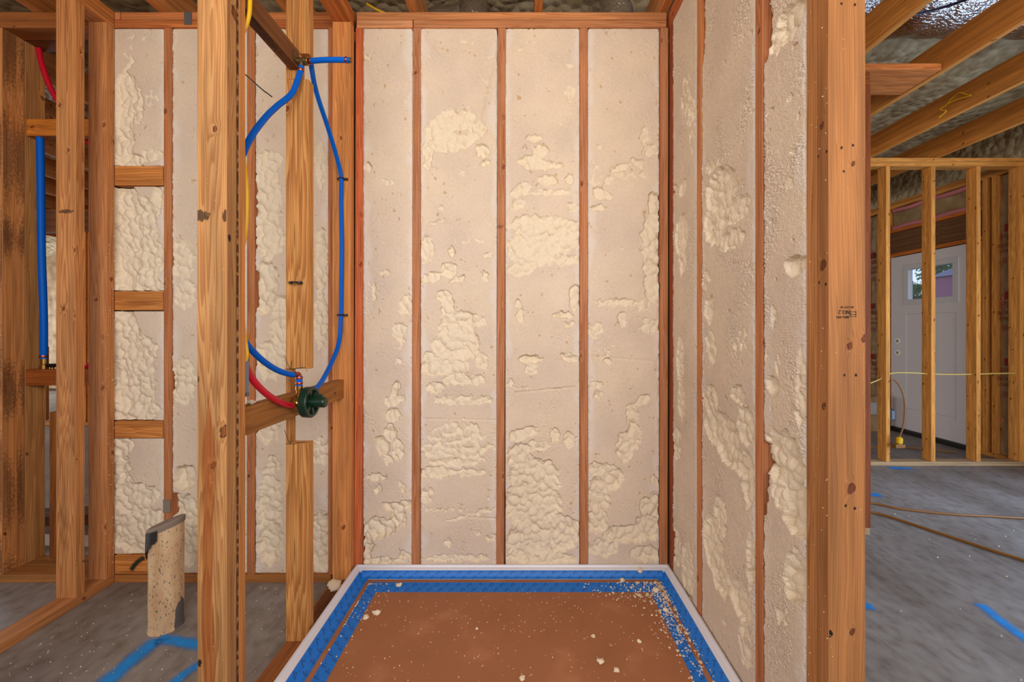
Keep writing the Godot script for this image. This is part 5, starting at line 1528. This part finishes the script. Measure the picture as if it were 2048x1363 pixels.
	part(bxo, "body", board_mesh(Vector3(0.16, 0.42, 0.16), 1, 0.004), mats["kraft"], p(4.18, 0.212, 4.95))
	part(bxo, "label_sticker", board_mesh(Vector3(0.12, 0.14, 0.002), 1, 0.0005), mats["wall_white"], p(4.18, 0.28, 4.868))

func build_door() -> void:
	var x := 4.535
	var d0 := 4.07
	var d1 := 4.99
	var o := structure("door_1", "white entrance door with a two-pane window and one raised panel outline", "door", p(x, 0, (d0 + d1) / 2))
	var white: Material = mats["door_white"]
	var t := 0.045
	# stiles and rails round a recessed lower panel and the glazed opening
	var y0 := 0.045
	var y1 := 2.10
	var lite0 := 1.545
	var lite1 := 1.955
	var g0 := d0 + 0.188
	var g1 := d1 - 0.180
	board(o, "stile", x, x + t, y0, y1, d0, g0, 1, white)
	board(o, "stile", x, x + t, y0, y1, g1, d1, 1, white)
	board(o, "rail", x, x + t, lite1, y1, g0, g1, 2, white)
	board(o, "rail", x, x + t, 1.405, lite0, g0, g1, 2, white)
	board(o, "rail", x, x + t, y0, 0.30, g0, g1, 2, white)
	board(o, "lower_panel", x + 0.005, x + t - 0.005, 0.30, 1.405, g0, g1, 1, white)
	# glazing frame
	for e in [[lite0 - 0.03, lite0 + 0.03, g0 - 0.03, g1 + 0.03], [lite1 - 0.03, lite1 + 0.03, g0 - 0.03, g1 + 0.03], [lite0 + 0.03, lite1 - 0.03, g0 - 0.03, g0 + 0.03], [lite0 + 0.03, lite1 - 0.03, g1 - 0.03, g1 + 0.03]]:
		board(o, "lite_frame", x - 0.008, x + t + 0.004, e[0], e[1], e[2], e[3], 1, plain_mat("lite_frame", Color(0.76, 0.75, 0.74), 0.4))
	board(o, "muntin", x - 0.004, x + t, lite0 + 0.03, lite1 - 0.03, (g0 + g1) / 2 - 0.014, (g0 + g1) / 2 + 0.014, 1, plain_mat("lite_frame", Color(0.76, 0.75, 0.74), 0.4))
	board(o, "pane", x + 0.018, x + 0.022, lite0 + 0.03, lite1 - 0.03, g0 + 0.03, (g0 + g1) / 2 - 0.014, 1, mats["glass"])
	board(o, "pane", x + 0.018, x + 0.022, lite0 + 0.03, lite1 - 0.03, (g0 + g1) / 2 + 0.014, g1 - 0.03, 1, mats["glass"])
	for y in [1.085, 0.945]:
		var ring := lathe_mesh([Vector2(0.018, 0), Vector2(0.031, 0), Vector2(0.031, 0.004), Vector2(0.018, 0.004)], Vector3.LEFT, 20)
		part(o, "painted_bore_light", ring, plain_mat("bore_light_white", Color(0.95, 0.93, 0.88), 0.4), p(x - 0.0005, y, d1 - 0.07))  # white ring paints the light showing through the lock hole
		part(o, "lock_bore", lathe_mesh([Vector2(0, 0), Vector2(0.018, 0), Vector2(0.018, 0.002), Vector2(0, 0.002)], Vector3.LEFT, 16), plain_mat("bore_tan", Color(0.62, 0.5, 0.36), 0.6), p(x - 0.0005, y, d1 - 0.07))
	board(o, "threshold", x - 0.05, x + 0.10, 0.0, 0.043, d0 - 0.01, d1 + 0.01, 2, mats["dark_wood"])
	board(o, "jamb", x - 0.005, x + 0.08, 0.043, 2.106, d0 - 0.012, d0 - 0.002, 1, white)
	board(o, "jamb", x - 0.005, x + 0.08, 0.043, 2.106, d1 + 0.002, d1 + 0.012, 1, white)

# ================= overhead =================
func duct(label: String, a: Vector3, b: Vector3, r: float, sd: int) -> void:
	var o := thing("foil_duct", label, "air duct", a, "")
	var f := noise(sd, 9.0, FastNoiseLite.TYPE_SIMPLEX, 3)
	var v := PackedVector3Array()
	var n := PackedVector3Array()
	var uv := PackedVector2Array()
	var idx := PackedInt32Array()
	var t := (b - a).normalized()
	var side := t.cross(Vector3.UP).normalized()
	var up := side.cross(t).normalized()
	var rows := int(a.distance_to(b) / 0.02)
	var sides := 48
	for i in rows + 1:
		for k in sides + 1:
			var an := TAU * k / sides
			var e := side * cos(an) + up * sin(an)
			var s := a.distance_to(b) * i / rows
			var rad := r + 0.010 * sin(s * TAU / 0.22) * 0.5 + 0.008 * f.get_noise_3d(e.x * r, e.y * r, s * 1.4 + e.z * r)
			v.append(t * s + e * rad)
			n.append(e)
			uv.append(Vector2(float(k) / sides * 2.0, s))
	for i in rows:
		for k in sides:
			var q := i * (sides + 1) + k
			tri(idx, v, q, q + 1, q + sides + 2, n[q])
			tri(idx, v, q, q + sides + 2, q + sides + 1, n[q])
	for e in 2:
		var base := 0 if e == 0 else rows * (sides + 1)
		var out := -t if e == 0 else t
		var mid := v.size()
		v.append(Vector3.ZERO if e == 0 else b - a)
		n.append(out)
		uv.append(Vector2.ZERO)
		for k in sides:
			tri(idx, v, mid, base + k, base + k + 1, out)
	var st := SurfaceTool.new()
	st.create_from(arrays(v, n, uv, idx), 0)
	st.set_smooth_group(0)
	st.generate_normals()
	part(o, "foil_jacket", st.commit(), mats["foil"], a)

func build_overhead() -> void:
	duct("big silver foil duct above the joists at upper right", p(1.0, 3.36, 2.45), p(4.45, 3.38, 2.52), 0.30, 801)
	duct("silver foil duct above the top plate, left of the middle stud", p(-0.27, 2.80, 2.30), p(-0.34, 3.75, 2.75), 0.085, 811)
	duct("silver foil duct above the top plate near the right corner", p(0.55, 2.80, 2.26), p(0.54, 3.75, 2.65), 0.085, 821)
	duct("silver foil duct above the top plate near the plumbing wall", p(-1.0, 3.13, 2.75), p(-0.35, 3.13, 2.60), 0.15, 831)
	duct("silver foil duct glimpsed above the blocking in the far left bay", p(-4.2, 3.18, 3.2), p(-1.6, 3.18, 3.3), 0.2, 841)
	pipe_thing("electric_cable", "yellow cable stapled above the top plate at the left corner of the shower", [p(-0.78, 2.86, 2.04), p(-0.72, 2.82, 2.03), p(-0.66, 2.79, 2.02), p(-0.62, 2.775, 2.02)], 0.005, mats["yellow_sheath"], "", 8, "cable")
	pipe_thing("electric_cable", "yellow cable loop hanging on a joist side at upper right", [p(3.095, 2.86, 2.98), p(3.085, 2.885, 2.93), p(3.08, 2.895, 2.87), p(3.085, 2.86, 2.83), p(3.08, 2.835, 2.80), p(3.07, 2.855, 2.90), p(3.07, 2.845, 2.99), p(3.07, 2.81, 2.95), p(3.07, 2.79, 3.0)], 0.004, mats["yellow_sheath"], "", 8, "cable")
	pipe_thing("electric_cable", "dark blue cable across the foil duct at upper right", [p(2.0, 2.945, 2.2), p(2.07, 2.93, 2.2), p(2.135, 2.933, 2.2), p(2.26, 2.965, 2.2), p(2.39, 3.008, 2.2), p(2.45, 3.035, 2.2)], 0.007, plain_mat("navy", Color(0.04, 0.04, 0.18), 0.4), "", 8, "cable")
	pipe_thing("water_pipe", "blue pipe end above the top plate at the upper left corner", [p(-2.55, 2.80, 2.25), p(-2.48, 2.84, 2.25), p(-2.40, 2.86, 2.25), p(-2.3, 2.86, 2.26)], 0.012, mats["blue_pipe"])
	pipe_thing("water_pipe", "short red pipe end above the top plate near the dark upper blocking", [p(-1.02, 2.90, 1.75), p(-1.0, 2.82, 1.72), p(-0.98, 2.79, 1.70)], 0.011, mats["red_pipe"])

# ================= outside, through the door panes =================
func build_outside() -> void:
	var g := structure("ground", "green lawn and pale drive outside the entrance door", "ground", p(20, -0.25, 6))
	slab(g, "lawn", 4.95, 60, -0.5, -0.25, -25, 50, plain_mat("lawn", Color(0.30, 0.40, 0.16), 0.9))
	slab(g, "drive", 9, 13, -0.28, -0.24, -25, 50, plain_mat("drive", Color(0.55, 0.54, 0.52), 0.9))
	var spots := [[16.3, 15.4, 4.6, 0.85, "leafy tree outside, seen through the right door pane"], [21.2, 22.3, 4.8, 0.5, "smaller leafy tree outside, seen low through the left door pane"], [22.0, 22.3, 3.7, 0.7, "low bush outside at the foot of the left door pane"]]
	for i in spots.size():
		var s: Array = spots[i]
		tree(p(s[0], -0.25, s[1]), s[2], s[3], s[4], 900 + i)
	var sh := thing("shed", "pinkish garden shed outside, low in the right door pane", "shed", p(14.55, -0.25, 13.1))
	part(sh, "walls", board_mesh(Vector3(1.6, 3.2, 1.4), 1, 0.02), plain_mat("shed_pink", Color(0.72, 0.42, 0.46), 0.8), p(14.62, 1.35, 13.1))
	part(sh, "roof", prism(1.75, 0.35, 1.5), plain_mat("shed_roof", Color(0.55, 0.46, 0.46), 0.8), p(14.62, 2.95, 13.1))

func prism(w: float, h: float, l: float) -> ArrayMesh:
	var st := PrismMesh.new()
	st.size = Vector3(w, h, l)
	var o := ArrayMesh.new()
	o.add_surface_from_arrays(Mesh.PRIMITIVE_TRIANGLES, st.get_mesh_arrays())
	for i in 1:
		var a := o.surface_get_arrays(0)
		var v: PackedVector3Array = a[Mesh.ARRAY_VERTEX]
		for k in v.size():
			v[k].y += h / 2
		a[Mesh.ARRAY_VERTEX] = v
		o = ArrayMesh.new()
		o.add_surface_from_arrays(Mesh.PRIMITIVE_TRIANGLES, a)
	return o

func tree(at: Vector3, h: float, r: float, label: String, sd: int) -> void:
	var o := thing("tree", label, "tree", at)
	part(o, "trunk", tube_mesh([at, at + Vector3(0.05, h * 0.3, 0), at + Vector3(-0.05, h * 0.6, 0.05), at + Vector3(0.05, h * 0.85, 0)], 0.13, at, 10, 4), plain_mat("bark", Color(0.22, 0.17, 0.13), 0.9), at)
	var leaf := ArrayMesh.new()
	var v := PackedVector3Array([Vector3(0, 0, 0), Vector3(0.025, 0.05, 0.005), Vector3(0, 0.11, 0), Vector3(-0.025, 0.05, 0.005)])
	var n := PackedVector3Array([Vector3(0, 0, 1), Vector3(0.2, 0, 1).normalized(), Vector3(0, 0, 1), Vector3(-0.2, 0, 1).normalized()])
	leaf = arrays(v, n, PackedVector2Array([Vector2(0, 0), Vector2(1, 0), Vector2(1, 1), Vector2(0, 1)]), PackedInt32Array([0, 2, 1, 0, 3, 2]))
	var lm := plain_mat("leaf", Color(0.36, 0.50, 0.20), 0.6)
	lm.backlight_enabled = true
	lm.backlight = Color(0.4, 0.55, 0.2)
	lm.cull_mode = BaseMaterial3D.CULL_DISABLED
	var mm := MultiMesh.new()
	mm.transform_format = MultiMesh.TRANSFORM_3D
	mm.mesh = leaf
	var count := 7000
	mm.instance_count = count
	var g := RandomNumberGenerator.new()
	g.seed = sd
	var clumps := []
	for k in 16:
		clumps.append(Vector3(g.randfn(0, 0.45), g.randf_range(-0.5, 0.6), g.randfn(0, 0.45)) * r)
	for i in count:
		var c: Vector3 = clumps[g.randi() % clumps.size()]
		var q := c + Vector3(g.randfn(0, 0.2), g.randfn(0, 0.16), g.randfn(0, 0.2)) * r + Vector3(0, h * 0.75, 0)
		var b := Basis.from_euler(Vector3(g.randf() * TAU, g.randf() * TAU, g.randf() * TAU)).scaled(Vector3.ONE * g.randf_range(0.8, 1.5))
		mm.set_instance_transform(i, Transform3D(b, q))
	var mi := MultiMeshInstance3D.new()
	mi.name = "foliage"
	mi.multimesh = mm
	mi.material_override = lm
	mi.set_meta("kind", "stuff")
	o.add_child(mi)

# ================= crumbs =================
func chunk_mesh(r: float, sd: int) -> ArrayMesh:
	var s := SphereMesh.new()
	s.radius = r
	s.height = r * 2
	s.radial_segments = 14
	s.rings = 8
	var a := s.get_mesh_arrays()
	var v: PackedVector3Array = a[Mesh.ARRAY_VERTEX]
	var f := noise(sd, 1.0 / (r * 1.6), FastNoiseLite.TYPE_SIMPLEX, 2)
	for i in v.size():
		var k := 1.0 + 0.75 * f.get_noise_3d(v[i].x, v[i].y, v[i].z)
		v[i] = v[i] * k
		v[i].y *= 0.6
	a[Mesh.ARRAY_VERTEX] = v
	var o := ArrayMesh.new()
	o.add_surface_from_arrays(Mesh.PRIMITIVE_TRIANGLES, a)
	var st := SurfaceTool.new()
	st.create_from(o, 0)
	st.generate_normals()
	return st.commit()

func build_debris() -> void:
	# larger foam scraps on the paperboard, each where it fell
	var big := [
		[-0.567, 1.872, 0.012, "foam scrap on the inner tape at the back left"],
		[-0.606, 1.688, 0.014, "flat foam scrap on the paperboard near the left tape"],
		[-0.640, 1.660, 0.010, "small foam scrap beside the flat one near the left tape"],
		[0.468, 1.905, 0.011, "foam scrap between the tapes at the back right"],
		[0.600, 1.835, 0.014, "foam scrap on the tape crossing at the back right corner"],
		[0.515, 1.800, 0.008, "foam scrap just inside the back right tape crossing"],
		[0.600, 1.700, 0.013, "foam scrap on the right inner tape"],
		[0.276, 1.440, 0.012, "pale foam flake in the lower right of the paperboard"],
		[0.323, 1.405, 0.010, "twin-lobed foam flake nearest the lower right"],
		[0.0, 1.372, 0.009, "round foam crumb at the lower middle edge"],
		[-0.18, 1.600, 0.006, "tiny foam crumb at the middle left of the paperboard"],
		[0.270, 1.560, 0.008, "foam crumb at the middle right of the paperboard"],
		[0.44, 1.535, 0.008, "foam crumb on the right side of the paperboard"],
		[0.56, 1.95, 0.016, "foam lump against the back lip near the right corner"],
	]
	var i := 0
	for b in big:
		i += 1
		var y: float = 0.054 + b[2] * 0.25
		if b[1] > 1.94:
			y = 0.079
		single("foam_scrap", b[3], "foam scrap", chunk_mesh(b[2], 500 + i), mats["scrap"], p(b[0], y, b[1]), "foam scraps in the pan")
	single("foam_scrap", "foam lump on the plumbing wall's sole plate beside the rear stud", "foam scrap", chunk_mesh(0.03, 530), mats["scrap"], p(-0.87, 0.045, 1.88))
	single("foam_scrap", "foam bits on the lower blocking behind the red pipe", "foam scrap", chunk_mesh(0.014, 531), mats["scrap"], p(-0.868, 0.999, 1.30))
	# fine crumbs on the pan
	var g := RandomNumberGenerator.new()
	g.seed = 99
	var places := []
	for k in 380:
		var x := g.randf_range(-0.66, 0.60)
		var d := g.randf_range(1.30, 1.88)
		places.append([x, 0.0535, d, g.randf_range(0.0008, 0.0024)])
	for k in 800:
		var t := g.randf()
		var x := 0.62 + g.randfn(0, 0.045)
		var d := 1.90 - absf(g.randfn(0, 0.28))
		x = clampf(x, 0.2, 0.65)
		places.append([x, 0.0550, d, g.randf_range(0.0010, 0.0040)])
	for k in 160:
		var x := clampf(0.50 + g.randfn(0, 0.10), -0.2, 0.64)
		var d := clampf(1.83 + g.randfn(0, 0.05), 1.5, 1.89)
		places.append([x, 0.0552, d, g.randf_range(0.0010, 0.0042)])
	for k in 90:
		places.append([clampf(-0.68 + g.randfn(0, 0.05), -0.71, -0.4), 0.0550, clampf(1.75 + g.randfn(0, 0.12), 1.3, 1.88), g.randf_range(0.0010, 0.0030)])
	crumbs("foam_crumbs", "scatter of tiny cream foam crumbs over the paperboard and tape", places, g)
	var dust := []
	for k in 260:
		dust.append([g.randf_range(-1.9, -0.95), 0.001, g.randf_range(1.35, 1.95), g.randf_range(0.0008, 0.0022)])
	for k in 60:
		dust.append([g.randf_range(1.3, 3.2), 0.001, g.randf_range(1.4, 3.2), g.randf_range(0.001, 0.004)])
	crumbs("floor_crumbs", "sparse pale foam crumbs on the bare slab", dust, g)
	var stuck := []
	for k in 70:
		stuck.append([-0.905 + g.randf() * 0.08, g.randf_range(0.3, 2.6), 1.1305, g.randf_range(0.0004, 0.0011)])
	for k in 60:
		stuck.append([0.712 + g.randf() * 0.086, g.randf_range(0.3, 2.6), 0.947, g.randf_range(0.0003, 0.0009)])
	for k in 90:
		stuck.append([-1.9785, g.randf_range(0.1, 2.0), g.randf_range(1.938, 1.974), g.randf_range(0.0010, 0.0026)])
	for k in 60:
		stuck.append([0.7115, g.randf_range(0.3, 2.6), g.randf_range(0.95, 1.02), g.randf_range(0.0006, 0.0016)])
	crumbs("stuck_crumbs", "tiny foam specks stuck to the faces of the posts", stuck, g)

func crumbs(called: String, label: String, places: Array, g: RandomNumberGenerator) -> void:
	var mm := MultiMesh.new()
	mm.transform_format = MultiMesh.TRANSFORM_3D
	mm.mesh = chunk_mesh(1.0, 77)
	mm.instance_count = places.size()
	for i in places.size():
		var q: Array = places[i]
		var b := Basis.from_euler(Vector3(g.randf() * 0.6, g.randf() * TAU, g.randf() * 0.6)).scaled(Vector3.ONE * q[3])
		mm.set_instance_transform(i, Transform3D(b, p(q[0], q[1], q[2])))
	var mi := MultiMeshInstance3D.new()
	mi.name = called
	mi.multimesh = mm
	mi.material_override = mats["scrap"]
	add_child(mi)
	mi.set_meta("label", label)
	mi.set_meta("category", "foam crumbs")
	mi.set_meta("kind", "stuff")
